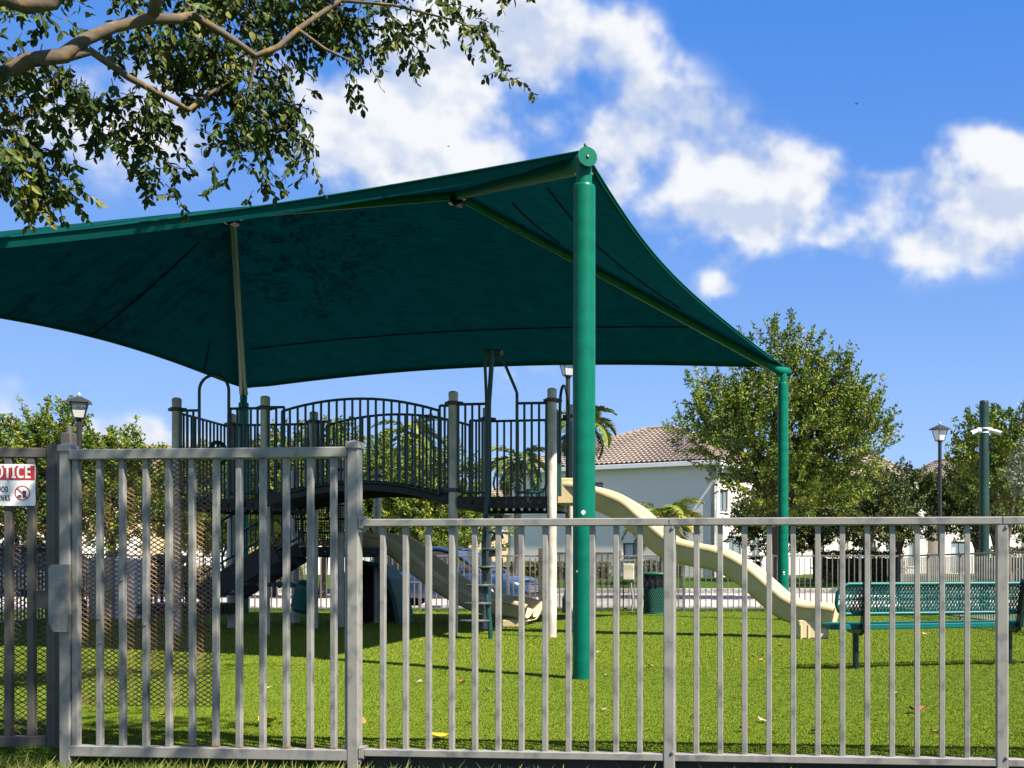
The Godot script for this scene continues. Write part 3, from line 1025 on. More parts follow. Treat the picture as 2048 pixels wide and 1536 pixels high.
		for i in nu:
			# the cable pocket hangs a little below the edge
			var f0 := fall * smoothstep(0.0, 0.06, i / float(nu)) * smoothstep(0.0, 0.06, 1.0 - i / float(nu)) + 0.006
			var f1 := fall * smoothstep(0.0, 0.06, (i + 1) / float(nu)) * smoothstep(0.0, 0.06, 1.0 - (i + 1) / float(nu)) + 0.006
			s.quad(edge[i], edge[i + 1], edge[i + 1] - Vector3(0, f1, 0), edge[i] - Vector3(0, f0, 0), edge[i] - (q[3] + q[4]) / 2.0)
			var dn := Vector3(0, -0.012, 0)
			var a0: Vector3 = edge[i] + dn
			var a1: Vector3 = edge[i + 1] + dn
			var b0: Vector3 = inner[i] + dn
			var b1: Vector3 = inner[i + 1] + dn
			s.quad(a0, a1, b1, b0, Vector3.DOWN)
		s.tube(edge, 0.014, 6)
		part(panel, "hem", s.mesh(), M.sail_hem)
	# sewn seams: [panel, u0, v0, u1, v1]
	for q in [[2, 0.02, 0.27, 0.98, 0.27], [1, 0.1, 0.3, 0.92, 0.3], [1, 0.3, 0.62, 0.8, 0.62], [3, 0.58, 0.0, 0.58, 0.78], [3, 0.885, 0.0, 0.885, 0.24], [0, 0.02, 0.3, 0.98, 0.3]]:
		var p: Array = panels[q[0]]
		s = Shape.new()
		var line := []
		for i in 33:
			var f := i / 32.0
			line.append(sail_point(p[1], p[2], p[3], p[4], lerpf(q[1], q[3], f), lerpf(q[2], q[4], f), p[5], p[6]) + Vector3(0, -0.014, 0))
		s.tube(line, 0.012, 5)
		part(S, "seam", s.mesh(), M.sail_seam, -o)

# ---------- play structure ----------

func clamp_mesh() -> ArrayMesh:
	var s := Shape.new()
	s.lathe(Vector3.ZERO, [[0.0655, -0.026], [0.09, -0.026], [0.09, 0.026], [0.0655, 0.026]], 16)
	s.box(Vector3(0.08, -0.023, -0.024), Vector3(0.135, 0.023, 0.024))
	s.box(Vector3(-0.115, -0.02, -0.018), Vector3(-0.08, 0.02, 0.018))
	return s.mesh()

func railing(S: Node3D, called: String, a: Vector3, b: Vector3, low: float, high: float, rise := 0.0, corner_a := false, corner_b := false) -> MeshInstance3D:
	# tube frame with upright bars from a to b (on the deck plane); rise arches it
	var d := b - a
	var n := maxi(2, int(round(d.length() / 0.112)))
	var seg := 14
	var s := Shape.new()
	var top := []
	var bot := []
	for i in seg + 1:
		var f := i / float(seg)
		var up := Vector3(0, rise * 4.0 * f * (1.0 - f), 0)
		top.append(a.lerp(b, f) + up + Vector3(0, high, 0))
		bot.append(a.lerp(b, f) + up + Vector3(0, low, 0))
	s.tube(top, 0.019, 8)
	var u := d.normalized()
	var lo := bot.duplicate()
	if corner_a:
		lo.pop_front()
		lo = [a + Vector3(0, low + 0.12, 0), a + Vector3(0, low + 0.05, 0) + u * 0.02, a + Vector3(0, low + 0.012, 0) + u * 0.06] + [a + u * 0.11 + Vector3(0, low, 0)] + lo.filter(func(q): return (q - bot[0]).length() > 0.12)
	if corner_b:
		lo = lo.filter(func(q): return (q - bot[seg]).length() > 0.12) + [b - u * 0.11 + Vector3(0, low, 0), b + Vector3(0, low + 0.012, 0) - u * 0.06, b + Vector3(0, low + 0.05, 0) - u * 0.02, b + Vector3(0, low + 0.12, 0)]
	s.tube(lo, 0.019, 8)
	s.tube([lo[0], top[0]], 0.0175, 7)
	s.tube([lo[lo.size() - 1], top[seg]], 0.0175, 7)
	var frame := part(S, called, s.mesh(), M.play_rail)
	for i in range(1, n):
		var f := i / float(n)
		var p := a.lerp(b, f) + Vector3(0, rise * 4.0 * f * (1.0 - f), 0)
		var bar := Shape.new()
		bar.tube([Vector3(0, low, 0), Vector3(0, high, 0)], 0.0165, 7, false)
		part(frame, "bar", bar.mesh(), M.play_rail, p)
	return frame

func perforated(w: float, h: float, nx: int, ny: int) -> ArrayMesh:
	# a plate with square holes, drawn as crossing flats
	var s := Shape.new()
	for i in nx + 1:
		var x := w * i / nx
		s.box(Vector3(x - 0.006, 0, -0.004), Vector3(x + 0.006, h, 0.004))
	for j in ny + 1:
		var y := h * j / ny
		s.box(Vector3(-0.006, y - 0.006, -0.0045), Vector3(w + 0.006, y + 0.006, 0.0045))
	return s.mesh()

func deck(S: Node3D, x0: float, x1: float, d0: float, d1: float, y: float) -> void:
	var s := Shape.new()
	s.box(P(x0, y - 0.035, d1), P(x1, y, d0))
	var top := part(S, "deck", s.mesh(), M.deck_black)
	# folded edge with slots: an upper and a lower lip joined by short webs
	for e in [[P(x0, 0, d0 - 0.004), P(x1, 0, d0 - 0.004)], [P(x0, 0, d1 + 0.004), P(x1, 0, d1 + 0.004)], [P(x0 - 0.004, 0, d0), P(x0 - 0.004, 0, d1)], [P(x1 + 0.004, 0, d0), P(x1 + 0.004, 0, d1)]]:
		var a: Vector3 = e[0]
		var b: Vector3 = e[1]
		var u := (b - a).normalized()
		s = Shape.new()
		s.prism(a + Vector3(0, y - 0.03, 0), b + Vector3(0, y - 0.03, 0), 0.055, 0.007, 0.001, Vector3.UP)
		s.prism(a + Vector3(0, y - 0.14, 0), b + Vector3(0, y - 0.14, 0), 0.045, 0.007, 0.001, Vector3.UP)
		var L := (b - a).length()
		var k := 0.0
		while k < L - 0.06:
			s.prism(a + u * (k + 0.035) + Vector3(0, y - 0.118, 0), a + u * (k + 0.035) + Vector3(0, y - 0.057, 0), 0.075, 0.006, 0.001, u)
			k += 0.115
		part(top, "deck_edge", s.mesh(), M.deck_black)

func entry_loop(S: Node3D, a: Vector3, b: Vector3, low: float, high: float) -> void:
	# upright hoop over an opening
	var s := Shape.new()
	var r := (b - a).length() / 2.0
	var c := (a + b) / 2.0
	var u := (b - a).normalized()
	var pts := [a + Vector3(0, low, 0)]
	for k in 13:
		var t := PI - PI * k / 12.0
		pts.append(c + u * cos(t) * r + Vector3(0, high - r + sin(t) * r, 0))
	pts.append(b + Vector3(0, low, 0))
	s.tube(pts, 0.021, 8)
	part(S, "entry_loop", s.mesh(), M.play_rail)

func slide_section(lanes: int, half: float, wall: float) -> Array:
	# closed U section, given from the left outside round to the right outside and back along the inside
	var outer := [Vector2(-half - 0.055, wall - 0.06), Vector2(-half - 0.06, wall - 0.02), Vector2(-half - 0.035, wall + 0.004), Vector2(-half, wall), Vector2(-half + 0.028, wall - 0.035)]
	var inner := []
	var w := 2.0 * (half - 0.028) / lanes
	for l in lanes:
		var x0 := -half + 0.028 + w * l
		var edge := wall - 0.035 if l == 0 else wall * 0.55
		var edge2 := wall - 0.035 if l == lanes - 1 else wall * 0.55
		for k in range(1, 10):
			var f := k / 10.0
			var e := edge if f < 0.5 else edge2
			inner.append(Vector2(x0 + w * f, e * pow(absf(2.0 * f - 1.0), 3.2)))
		if l < lanes - 1:
			inner.append(Vector2(x0 + w - 0.012, wall * 0.55)); inner.append(Vector2(x0 + w + 0.012, wall * 0.55))
	var right := []
	for q in outer: right.push_front(Vector2(-q.x, q.y))
	var under := [Vector2(half + 0.052, wall - 0.066), Vector2(half + 0.024, wall - 0.07), Vector2(half + 0.018, wall - 0.085), Vector2(half + 0.015, wall * 0.45), Vector2(half - 0.03, 0.0), Vector2(half - 0.1, -0.05), Vector2(0, -0.06), Vector2(-half + 0.1, -0.05), Vector2(-half + 0.03, 0.0), Vector2(-half - 0.015, wall * 0.45), Vector2(-half - 0.018, wall - 0.085), Vector2(-half - 0.024, wall - 0.07), Vector2(-half - 0.052, wall - 0.066)]
	return outer + inner + right + under

func smooth_path(keys: Array, n: int) -> Array:
	var out := []
	var m := keys.size()
	for i in m - 1:
		for k in n:
			var t := k / float(n)
			var p0: Vector3 = keys[maxi(i - 1, 0)]
			var p3: Vector3 = keys[mini(i + 2, m - 1)]
			out.append(keys[i].cubic_interpolate(keys[i + 1], p0, p3, t))
	out.append(keys[m - 1])
	return out

func make_play() -> void:
	var S := thing("play_structure", "playground tower set with grey posts, dark green railings, arched bridge and tan slides", "play structure", Vector3.ZERO)
	var posts := [[-8.13, 15.6, 3.36], [-8.13, 17.25, 3.36], [-6.83, 15.5, 3.37], [-6.74, 17.0, 3.36], [-6.52, 17.5, 2.66], [-6.35, 18.75, 2.62], [-7.75, 18.75, 2.62], [-4.10, 15.2, 3.39], [-4.03, 16.85, 3.4], [-2.70, 15.0, 3.4], [-2.68, 16.55, 3.4]]
	for q in posts:
		var s := Shape.new()
		s.lathe(Vector3.ZERO, [[0.0, -0.2], [0.0635, -0.2], [0.0635, q[2] - 0.03]], 20)
		var p := part(S, "post", s.mesh(), M.play_post, P(q[0], 0, q[1]))
		s = Shape.new()
		s.lathe(Vector3(0, q[2] - 0.032, 0), [[0.0655, -0.03], [0.0655, 0.005], [0.056, 0.022], [0.03, 0.032], [0.0, 0.034]], 20)
		part(p, "post_cap", s.mesh(), M.play_post)
	var cm := clamp_mesh()
	for q in [[-8.13, 15.6, 3.19, 0.0], [-8.13, 17.25, 3.19, 0.0], [-6.83, 15.5, 3.2, 0.0], [-6.83, 15.5, 2.03, 0.0], [-6.74, 17.0, 3.2, 0.0], [-6.83, 15.5, 0.71, 0.0], [-4.10, 15.2, 3.22, 0.0], [-4.10, 15.2, 2.02, 0.0], [-4.03, 16.85, 3.22, 0.0], [-2.70, 15.0, 3.23, 0.0], [-6.52, 17.5, 2.5, 1.0], [-6.35, 18.75, 2.5, 0.0], [-2.68, 16.55, 3.22, 3.1]]:
		var c := part(S, "clamp", cm, M.clamp_brown, P(q[0], q[2], q[1]))
		c.rotation.y = q[3]
	var D := 1.93
	deck(S, -8.07, -6.85, 15.62, 17.1, D)
	deck(S, -4.02, -2.74, 15.12, 16.7, D)
	deck(S, -7.7, -6.4, 17.55, 18.7, 1.28)
	# arched bridge
	var s := Shape.new()
	var n := 18
	for side in [15.36, 16.86]:
		var beam := Shape.new()
		var pts0 := []
		for i in n + 1:
			var f := i / float(n)
			pts0.append(P(lerpf(-6.8, -4.08, f), 1.86 + 0.24 * 4.0 * f * (1.0 - f), side))
		for i in n:
			beam.prism(pts0[i], pts0[i + 1], 0.15, 0.035, 0.004, Vector3.UP)
		part(S, "bridge_beam", beam.mesh(), M.deck_black)
	for i in 18:
		var f0 := i / 18.0
		var f1 := (i + 0.93) / 18.0
		var a := P(lerpf(-6.78, -4.1, f0), 1.9 + 0.96 * f0 * (1.0 - f0), 0)
		var b := P(lerpf(-6.78, -4.1, f1), 1.9 + 0.96 * f1 * (1.0 - f1), 0)
		s = Shape.new()
		var mid := (a + b) / 2.0
		s.prism(Vector3(0, 0, -16.82), Vector3(0, 0, -15.4), (b - a).length(), 0.03, 0.003, (b - a).normalized())
		part(S, "bridge_plank", s.mesh(), M.deck_black, mid)
	railing(S, "bridge_railing", P(-6.52, 1.93, 15.33), P(-4.32, 1.93, 15.26), 0.04, 1.2, 0.17)
	railing(S, "bridge_railing", P(-6.5, 1.93, 16.9), P(-4.3, 1.93, 16.86), 0.04, 1.2, 0.17)
	for q in [[-6.76, -6.53, 15.44, 15.42, false, true], [-4.31, -4.17, 15.28, 15.27, true, false], [-6.66, -6.51, 16.98, 16.97, false, true], [-4.29, -4.1, 16.85, 16.85, true, false]]:
		railing(S, "railing", P(q[0], D, q[2]), P(q[1], D, q[3]), 0.06, 1.27, 0.0, q[4], q[5])
	# right tower
	railing(S, "railing", P(-4.02, D, 15.16), P(-3.62, D, 15.1), 0.05, 1.27, 0.0, true, false)
	railing(S, "railing", P(-3.19, D, 15.06), P(-2.78, D, 15.02), 0.05, 1.27, 0.0, false, true)
	railing(S, "railing", P(-3.96, D, 16.78), P(-2.76, D, 16.58), 0.05, 1.25)
	railing(S, "railing", P(-2.69, D, 15.1), P(-2.68, D, 15.38), 0.05, 1.2)
	railing(S, "railing", P(-2.68, D, 16.15), P(-2.68, D, 16.46), 0.05, 1.2)
	entry_loop(S, P(-2.66, D, 15.4), P(-2.66, D, 16.12), 0.02, 1.62)
	# left tower
	railing(S, "railing", P(-8.05, D, 15.56), P(-7.77, D, 15.53), 0.06, 1.24)
	railing(S, "railing", P(-7.32, D, 15.5), P(-6.92, D, 15.46), 0.06, 1.26)
	entry_loop(S, P(-7.76, D, 15.5), P(-7.33, D, 15.47), -0.05, 1.73)
	railing(S, "railing", P(-8.13, D, 15.68), P(-8.15, D, 17.17), 0.06, 1.22)
	railing(S, "railing", P(-8.05, D, 17.2), P(-6.84, D, 17.03), 0.06, 1.24)
	# play wheel on the left tower
	s = Shape.new()
	var ring := []
	for k in 17: ring.append(Vector3(cos(TAU * k / 16) * 0.13, sin(TAU * k / 16) * 0.17, 0))
	s.tube(ring, 0.03, 7, false)
	s.tube([Vector3(0, 0, -0.03), Vector3(0, 0, 0.03)], 0.105, 14)
	s.tube([Vector3(0, -0.15, 0), Vector3(0, 0.15, 0)], 0.025, 6)
	part(S, "play_wheel", s.mesh(), M.moulded_green, P(-7.98, 2.66, 16.5)).rotation.y = 0.9
	# step climber with staggered treads
	s = Shape.new()
	s.tube([P(-3.45, -0.1, 14.66), P(-3.47, 0.25, 14.66), P(-3.55, 0.8, 14.7), P(-3.585, 1.25, 14.8), P(-3.575, 1.9, 14.95), P(-3.555, 3.2, 14.98), P(-3.5, 3.9, 14.95)], [0.032, 0.032, 0.032, 0.032, 0.033, 0.033, 0.033], 10)
	var pole := part(S, "climber_pole", s.mesh(), M.play_rail)
	for q in [[-3.37, 1.665, 14.83, 0.26], [-3.36, 1.43, 14.79, 0.26], [-3.42, 1.2, 14.74, 0.26], [-3.53, 0.965, 14.68, 0.3], [-3.6, 0.72, 14.66, 0.3], [-3.62, 0.48, 14.64, 0.3], [-3.66, 0.25, 14.63, 0.32]]:
		s = Shape.new()
		s.lathe(Vector3.ZERO, [[0.0, -0.022], [0.15, -0.022], [0.165, -0.014], [0.168, 0.0], [0.16, 0.009], [0.0, 0.009]], 18)
		var t := part(pole, "tread", s.mesh(), M.step_grey, P(q[0], q[1], q[2]))
		t.scale = Vector3(q[3] / 0.27, 1, 0.8)
		s = Shape.new()
		s.tube([P(q[0], q[1] - 0.02, q[2]), P(lerpf(q[0], -3.53, 0.7), q[1] - 0.1, q[2] + 0.03)], [0.07, 0.02], 8)
		part(pole, "tread_bracket", s.mesh(), M.step_grey)
	for q in [[P(-3.5, 3.9, 14.97), P(-3.4, 3.86, 15.0), P(-3.22, 3.42, 15.06), P(-3.19, 3.34, 15.06), P(-3.19, 1.98, 15.06)], [P(-3.5, 3.9, 14.97), P(-3.63, 3.86, 15.05), P(-3.62, 3.3, 15.1), P(-3.61, 1.98, 15.1)]]:
		s = Shape.new()
		s.tube(q, 0.021, 8)
		part(S, "climber_arm", s.mesh(), M.play_rail)
	s = Shape.new()
	s.tube([P(-3.62, 3.9, 15.05), P(-3.38, 3.87, 14.98)], 0.045, 10)
	part(S, "climber_head", s.mesh(), M.clamp_brown)
	# single wave slide to the right
	var rim := [[-2.72, 2.17, 15.77], [-2.5, 2.155, 15.71], [-2.2, 2.09, 15.64], [-1.95, 1.99, 15.57], [-1.76, 1.88, 15.53], [-1.55, 1.7, 15.47], [-1.24, 1.44, 15.39], [-1.07, 1.355, 15.35], [-0.79, 1.29, 15.28], [-0.45, 1.22, 15.19], [-0.11, 1.03, 15.11], [0.23, 0.74, 15.02], [0.35, 0.64, 14.99], [0.54, 0.535, 14.94], [0.74, 0.485, 14.89], [1.0, 0.465, 14.82], [1.12, 0.44, 14.79]]
	var keys := []
	for q in rim: keys.append(P(q[0], q[1] - 0.27, q[2]))
	s = Shape.new()
	s.sweep(smooth_path(keys, 4), slide_section(1, 0.23, 0.27))
	var sl := part(S, "slide", s.mesh(), M.slide_tan)
	# mouth lip, hood at the top and the foot
	s = Shape.new()
	s.soft_box(Vector3(-0.21, 0.0, -0.19), Vector3(0.22, 0.3, 0.19), 0.04)
	var foot := part(sl, "slide_foot", s.mesh(), M.slide_tan, P(0.83, -0.02, 14.83))
	s = Shape.new()
	s.tube([P(1.1, 0.2, 15.05), P(1.125, 0.2, 14.52)], 0.05, 10)
	part(sl, "slide_lip", s.mesh(), M.slide_tan)
	for z in [15.47, 16.02]:
		s = Shape.new()
		s.soft_box(Vector3(-0.06, -0.22, -0.02), Vector3(0.26, 0.14, 0.02), 0.012)
		part(sl, "slide_hood", s.mesh(), M.slide_tan, P(-2.68, 2.07, z))
	for x in [0.68, 0.78, 0.9]:
		s = Shape.new()
		s.prism(Vector3.ZERO, Vector3(0, 0.2, 0), 0.028, 0.02, 0.008)
		part(sl, "foot_rib", s.mesh(), M.slide_tan, P(x, -0.01, 14.637))
	# double slide
	var dk := []
	for q in [[-6.38, 1.29, 18.32], [-6.15, 1.28, 18.3], [-5.86, 1.2, 18.27], [-5.55, 0.97, 18.24], [-5.2, 0.71, 18.2], [-4.86, 0.49, 18.16], [-4.43, 0.29, 18.11], [-4.06, 0.23, 18.06], [-3.75, 0.19, 18.0], [-3.58, 0.13, 17.98]]:
		dk.append(P(q[0], q[1], q[2]))
	s = Shape.new()
	s.sweep(smooth_path(dk, 4), slide_section(2, 0.46, 0.24))
	var dbl := part(S, "double_slide", s.mesh(), M.slide_tan)
	s = Shape.new()
	s.soft_box(Vector3(-0.2, 0.0, -0.3), Vector3(0.1, 0.15, 0.42), 0.03)
	part(dbl, "slide_foot", s.mesh(), M.slide_tan, P(-3.78, -0.02, 18.0))
	# stairs from the transfer deck up to the middle deck
	deck(S, -9.2, -8.0, 16.5, 17.4, 0.4)
	s = Shape.new()
	for z in [16.45, 17.45]:
		s = Shape.new()
		s.prism(P(-8.25, 0.5, z), P(-7.1, 1.19, z), 0.34, 0.04, 0.006, Vector3.UP)
		part(S, "stair_stringer", s.mesh(), M.deck_black)
	for i in 5:
		s = Shape.new()
		s.box(P(-8.12 + 0.22 * i, 0.53 + 0.145 * i, 17.42), P(-7.86 + 0.22 * i, 0.56 + 0.145 * i, 16.48))
		part(S, "stair_tread", s.mesh(), M.deck_black)
	for z in [16.4, 17.5]:
		s = Shape.new()
		s.tube([P(-8.35, 0.62, z), P(-8.4, 1.1, z), P(-8.3, 1.38, z), P(-7.3, 2.0, z), P(-7.15, 2.0, z), P(-7.1, 1.3, z)], 0.019, 8)
		s.tube([P(-8.35, 0.75, z), P(-7.1, 1.47, z)], 0.017, 8)
		var h := part(S, "handrail", s.mesh(), M.play_rail)
		for i in 7:
			var b := Shape.new()
			b.tube([P(-8.15 + 0.14 * i, 0.87 + 0.081 * i, z), P(-8.15 + 0.14 * i, 1.47 + 0.087 * i, z)], 0.014, 6, false)
			part(h, "bar", b.mesh(), M.play_rail)
	# perforated steps from the middle deck to the bridge end
	for i in 3:
		var q := P(-7.17, 1.3 + 0.21 * i, 17.5 - 0.12 * i)
		part(S, "perforated_riser", perforated(0.82, 0.19, 22, 5), M.deck_black, q)
		s = Shape.new()
		s.box(q + Vector3(-0.02, 0.19, -0.12), q + Vector3(0.84, 0.215, 0.01))
		part(S, "perforated_step", s.mesh(), M.deck_black)
		for k in 4:
			s = Shape.new()
			s.box(q + Vector3(-0.012 + 0.275 * k, 0.0, 0.006), q + Vector3(0.012 + 0.275 * k, 0.19, 0.012))
			part(S, "riser_strip", s.mesh(), M.deck_black)
	s = Shape.new()
	s.prism(P(-7.25, 1.2, 17.52), P(-5.9, 1.2, 17.52), 0.13, 0.03, 0.004, Vector3.UP)
	part(S, "deck_beam", s.mesh(), M.deck_black)
	for x in [-7.1, -6.95, -6.75, -6.25]:
		part(S, "bolt", bolt_mesh(0.017, Vector3.BACK), M.steel, P(x, 1.2, 17.5))
	# green bucket seat hung from a post
	s = Shape.new()
	s.tube([P(-6.77, 0.71, 15.5), P(-6.5, 0.72, 15.55), P(-6.38, 0.66, 15.6)], 0.03, 8)
	part(S, "seat_arm", s.mesh(), M.play_rail)
	s = Shape.new()
	s.lathe(Vector3.ZERO, [[0.0, -0.2], [0.12, -0.2], [0.155, -0.15], [0.135, 0.15], [0.12, 0.22], [0.1, 0.2], [0.09, -0.1], [0.0, -0.12]], 14)
	part(S, "spinner_seat", s.mesh(), M.moulded_green, P(-6.33, 0.53, 15.6)).rotation = Vector3(0.3, 0, -0.28)
	# moulded green arch under the middle deck
	s = Shape.new()
	var a0 := PackedVector3Array()
	var a1 := PackedVector3Array()
	for q in [[-0.55, 0.0], [-0.53, 0.5], [-0.42, 0.85], [-0.2, 1.05], [0.1, 0.98], [0.26, 0.75], [0.36, 0.45], [0.42, 0.12], [0.43, 0.0]]:
		a0.append(Vector3(q[0], q[1], 0.0)); a1.append(Vector3(q[0], q[1], -0.9))
	for i in a0.size() - 1:
		s.quad(a0[i], a0[i + 1], a1[i + 1], a1[i], a0[i] + a0[i + 1] - Vector3(0, 0.6, 0))
	var lip := []
	for q in a0: lip.append(q)
	s.tube(lip, 0.035, 8)
	part(S, "crawl_arch", s.mesh(), M.moulded_green, P(-6.28, 0.0, 18.25))
	s = Shape.new()
	s.cap(PackedVector3Array(Array(a1)), Vector3.BACK)
	part(S, "arch_back", s.mesh(), M.deck_black, P(-6.28, 0.0, 18.25))

# ---------- bench, bin, lamps, cars ----------

func make_bench() -> void:
	# faces away from the camera; axis runs to the right and slightly away
	var B := thing("park_bench", "green perforated-metal park bench with rounded backrest at the right edge", "bench", P(1.0, 0, 10.41), 0.266)
	var x0 := -0.27
	var x1 := 2.1
	for x in [0.0, 1.61]:
		var s := Shape.new()
		s.lathe(Vector3.ZERO, [[0.0, -0.1], [0.03, -0.1], [0.03, 0.36], [0.0, 0.36]], 14)
		var leg := part(B, "leg", s.mesh(), M.bench_dark, Vector3(x, 0, 0))
		# bent arm under the seat and up the back
		s = Shape.new()
		s.prism(Vector3(x, 0.365, -0.17), Vector3(x, 0.355, 0.12), 0.045, 0.05, 0.006)
		s.prism(Vector3(x, 0.356, 0.11), Vector3(x, 0.4, 0.205), 0.045, 0.07, 0.006)
		s.prism(Vector3(x, 0.39, 0.2), Vector3(x, 0.6, 0.24), 0.045, 0.08, 0.006)
		s.prism(Vector3(x, 0.59, 0.238), Vector3(x, 0.845, 0.312), 0.045, 0.075, 0.006)
		part(B, "back_arm", s.mesh(), M.bench_dark)
	# seat: rolled rim and expanded metal
	var ring := []
	for q in [[x0 + 0.09, 0.16], [x1 - 0.09, 0.16], [x1, 0.08], [x1, -0.18], [x1 - 0.09, -0.25], [x0 + 0.09, -0.25], [x0, -0.18], [x0, 0.08], [x0 + 0.09, 0.16]]:
		ring.append(Vector3(q[0], 0.415, q[1]))
	var s := Shape.new()
	for i in ring.size() - 1:
		s.prism(ring[i] - Vector3(0, 0.008, 0), ring[i + 1] - Vector3(0, 0.008, 0), 0.05, 0.02, 0.006, Vector3.UP)
	var seat := part(B, "seat", s.mesh(), M.bench_green)
	s = Shape.new()
	lattice(s, Vector3(x0 + 0.02, 0.424, 0.15), Vector3.RIGHT, Vector3.FORWARD, x1 - x0 - 0.04, 0.39, 0.03, 0.06, 0.009, 0.004)
	part(seat, "expanded_metal", s.mesh(), M.bench_green)
	# backrest
	var up := Vector3(0, 0.955, 0.28).normalized()
	var o := Vector3(0, 0.53, 0.185)
	ring = []
	for q in [[x0 + 0.1, 0.0], [x1 - 0.1, 0.0], [x1 - 0.03, 0.03], [x1, 0.1], [x1, 0.2], [x1 - 0.03, 0.26], [x1 - 0.1, 0.29], [x0 + 0.1, 0.29], [x0 + 0.03, 0.26], [x0, 0.2], [x0, 0.1], [x0 + 0.03, 0.03], [x0 + 0.1, 0.0]]:
		ring.append(o + Vector3(q[0], 0, 0) + up * q[1])
	s = Shape.new()
	s.tube(ring, 0.019, 8, false)
	var back := part(B, "backrest", s.mesh(), M.bench_green)
	s = Shape.new()
	lattice(s, o + Vector3(x0 + 0.03, 0, 0) + up * 0.012, Vector3.RIGHT, up, x1 - x0 - 0.06, 0.266, 0.034, 0.066, 0.012, 0.005)
	part(back, "expanded_metal", s.mesh(), M.bench_green)
	s = Shape.new()
	s.tube([o + Vector3(x0 + 0.02, 0, -0.003) + up * 0.145, o + Vector3(x1 - 0.02, 0, -0.003) + up * 0.145], 0.008, 6)
	part(back, "back_strip", s.mesh(), M.bench_green)

func make_bin() -> void:
	var T := thing("trash_can", "green mesh trash can with black liner beside the far fence", "trash can", P(-1.86, 0, 22.2))
	var s := Shape.new()
	s.lathe(Vector3.ZERO, [[0.0, 0.02], [0.265, 0.02], [0.265, 0.74], [0.25, 0.74]], 24)
	part(T, "liner", s.mesh(), M.bag_black)
	# diamond mesh wrapped round
	s = Shape.new()
	var n := 44
	for k in n:
		for dirn in [1.0, -1.0]:
			var pts := []
			for i in 9:
				var t: float = TAU * k / n + dirn * i * 0.14
				pts.append(Vector3(cos(t) * 0.282, 0.03 + 0.072 * i, sin(t) * 0.282))
			s.tube(pts, 0.0075, 4, false)
	s.lathe(Vector3.ZERO, [[0.275, 0.0], [0.292, 0.0], [0.292, 0.05], [0.275, 0.05]], 24)
	part(T, "mesh_body", s.mesh(), M.moulded_green)
	# bag folded over the rim
	s = Shape.new()
	var f := FastNoiseLite.new()
	f.seed = 8
	f.frequency = 3.0
	var rows := [0.8, 0.76, 0.7, 0.64, 0.59, 0.56]
	for j in rows.size() - 1:
		for k in 48:
			var g := []
			for q in [[k, j], [k + 1, j], [k + 1, j + 1], [k, j + 1]]:
				var t: float = TAU * (q[0] % 48) / 48.0
				var u := Vector3(cos(t), 0, sin(t))
				var r: float = 0.3 + 0.03 * f.get_noise_3d(u.x * 2.0, rows[q[1]] * 5.0, u.z * 2.0) + 0.012 * sin(t * 17.0)
				g.append(u * r + Vector3(0, rows[q[1]] + (0.03 * f.get_noise_2d(t * 1.3, 4.0) if q[1] == rows.size() - 1 else 0.0), 0))
			s.quad(g[0], g[1], g[2], g[3], g[0] + g[1] - Vector3(0, 1.3, 0))
	part(T, "bag", s.mesh(), M.bag_black)
	s = Shape.new()
	s.lathe(Vector3.ZERO, [[0.27, 0.79], [0.31, 0.79], [0.325, 0.81], [0.315, 0.835], [0.28, 0.845], [0.262, 0.83]], 28)
	part(T, "rim", s.mesh(), M.moulded_green)

func make_lamp(label: String, at: Vector3, h: float) -> void:
	var T := thing("street_lamp", label, "street lamp", at, 0.5, "black lantern street lamps")
	var s := Shape.new()
	s.lathe(Vector3.ZERO, [[0.0, -0.1], [0.12, -0.1], [0.12, 0.3], [0.08, 0.4], [0.052, 0.6], [0.045, h - 0.5], [0.06, h - 0.48], [0.06, h - 0.44], [0.0, h - 0.44]], 14)
	part(T, "pole", s.mesh(), M.lamp_black)
	var ring := func(r: float, y: float) -> PackedVector3Array:
		return PackedVector3Array([Vector3(r, y, r), Vector3(-r, y, r), Vector3(-r, y, -r), Vector3(r, y, -r)])
	s = Shape.new()
	s.loop_between(ring.call(0.075, h - 0.44), ring.call(0.135, h - 0.17), Vector3(0, h - 0.3, 0), Vector3(0, h - 0.3, 0))
	var head := part(T, "lantern_glass", s.mesh(), M.lamp_glass)
	s = Shape.new()
	for q in [[1, 1], [-1, 1], [-1, -1], [1, -1]]:
		s.tube([Vector3(q[0] * 0.077, h - 0.445, q[1] * 0.077), Vector3(q[0] * 0.137, h - 0.165, q[1] * 0.137)], 0.009, 5)
	for q in [[0.078, h - 0.44], [0.138, h - 0.168]]:
		var r: PackedVector3Array = ring.call(q[0], q[1])
		for i in 4: s.tube([r[i], r[(i + 1) % 4]], 0.011, 5)
	part(head, "lantern_frame", s.mesh(), M.lamp_black)
	s = Shape.new()
	s.loop_between(ring.call(0.205, h - 0.165), ring.call(0.16, h - 0.125), Vector3(0, h - 0.3, 0), Vector3(0, h - 0.3, 0))
	s.loop_between(ring.call(0.16, h - 0.125), ring.call(0.03, h - 0.05), Vector3(0, h - 0.3, 0), Vector3(0, h - 0.3, 0))
	s.cap(ring.call(0.205, h - 0.165), Vector3.DOWN); s.cap(ring.call(0.03, h - 0.05), Vector3.UP)
	part(T, "lantern_roof", s.mesh(), M.lamp_black)
	s = Shape.new()
	s.lathe(Vector3(0, h - 0.05, 0), [[0.02, 0.0], [0.025, 0.012], [0.03, 0.03], [0.026, 0.055], [0.012, 0.072], [0.0, 0.078]], 10)
	part(T, "finial", s.mesh(), M.finial_green)

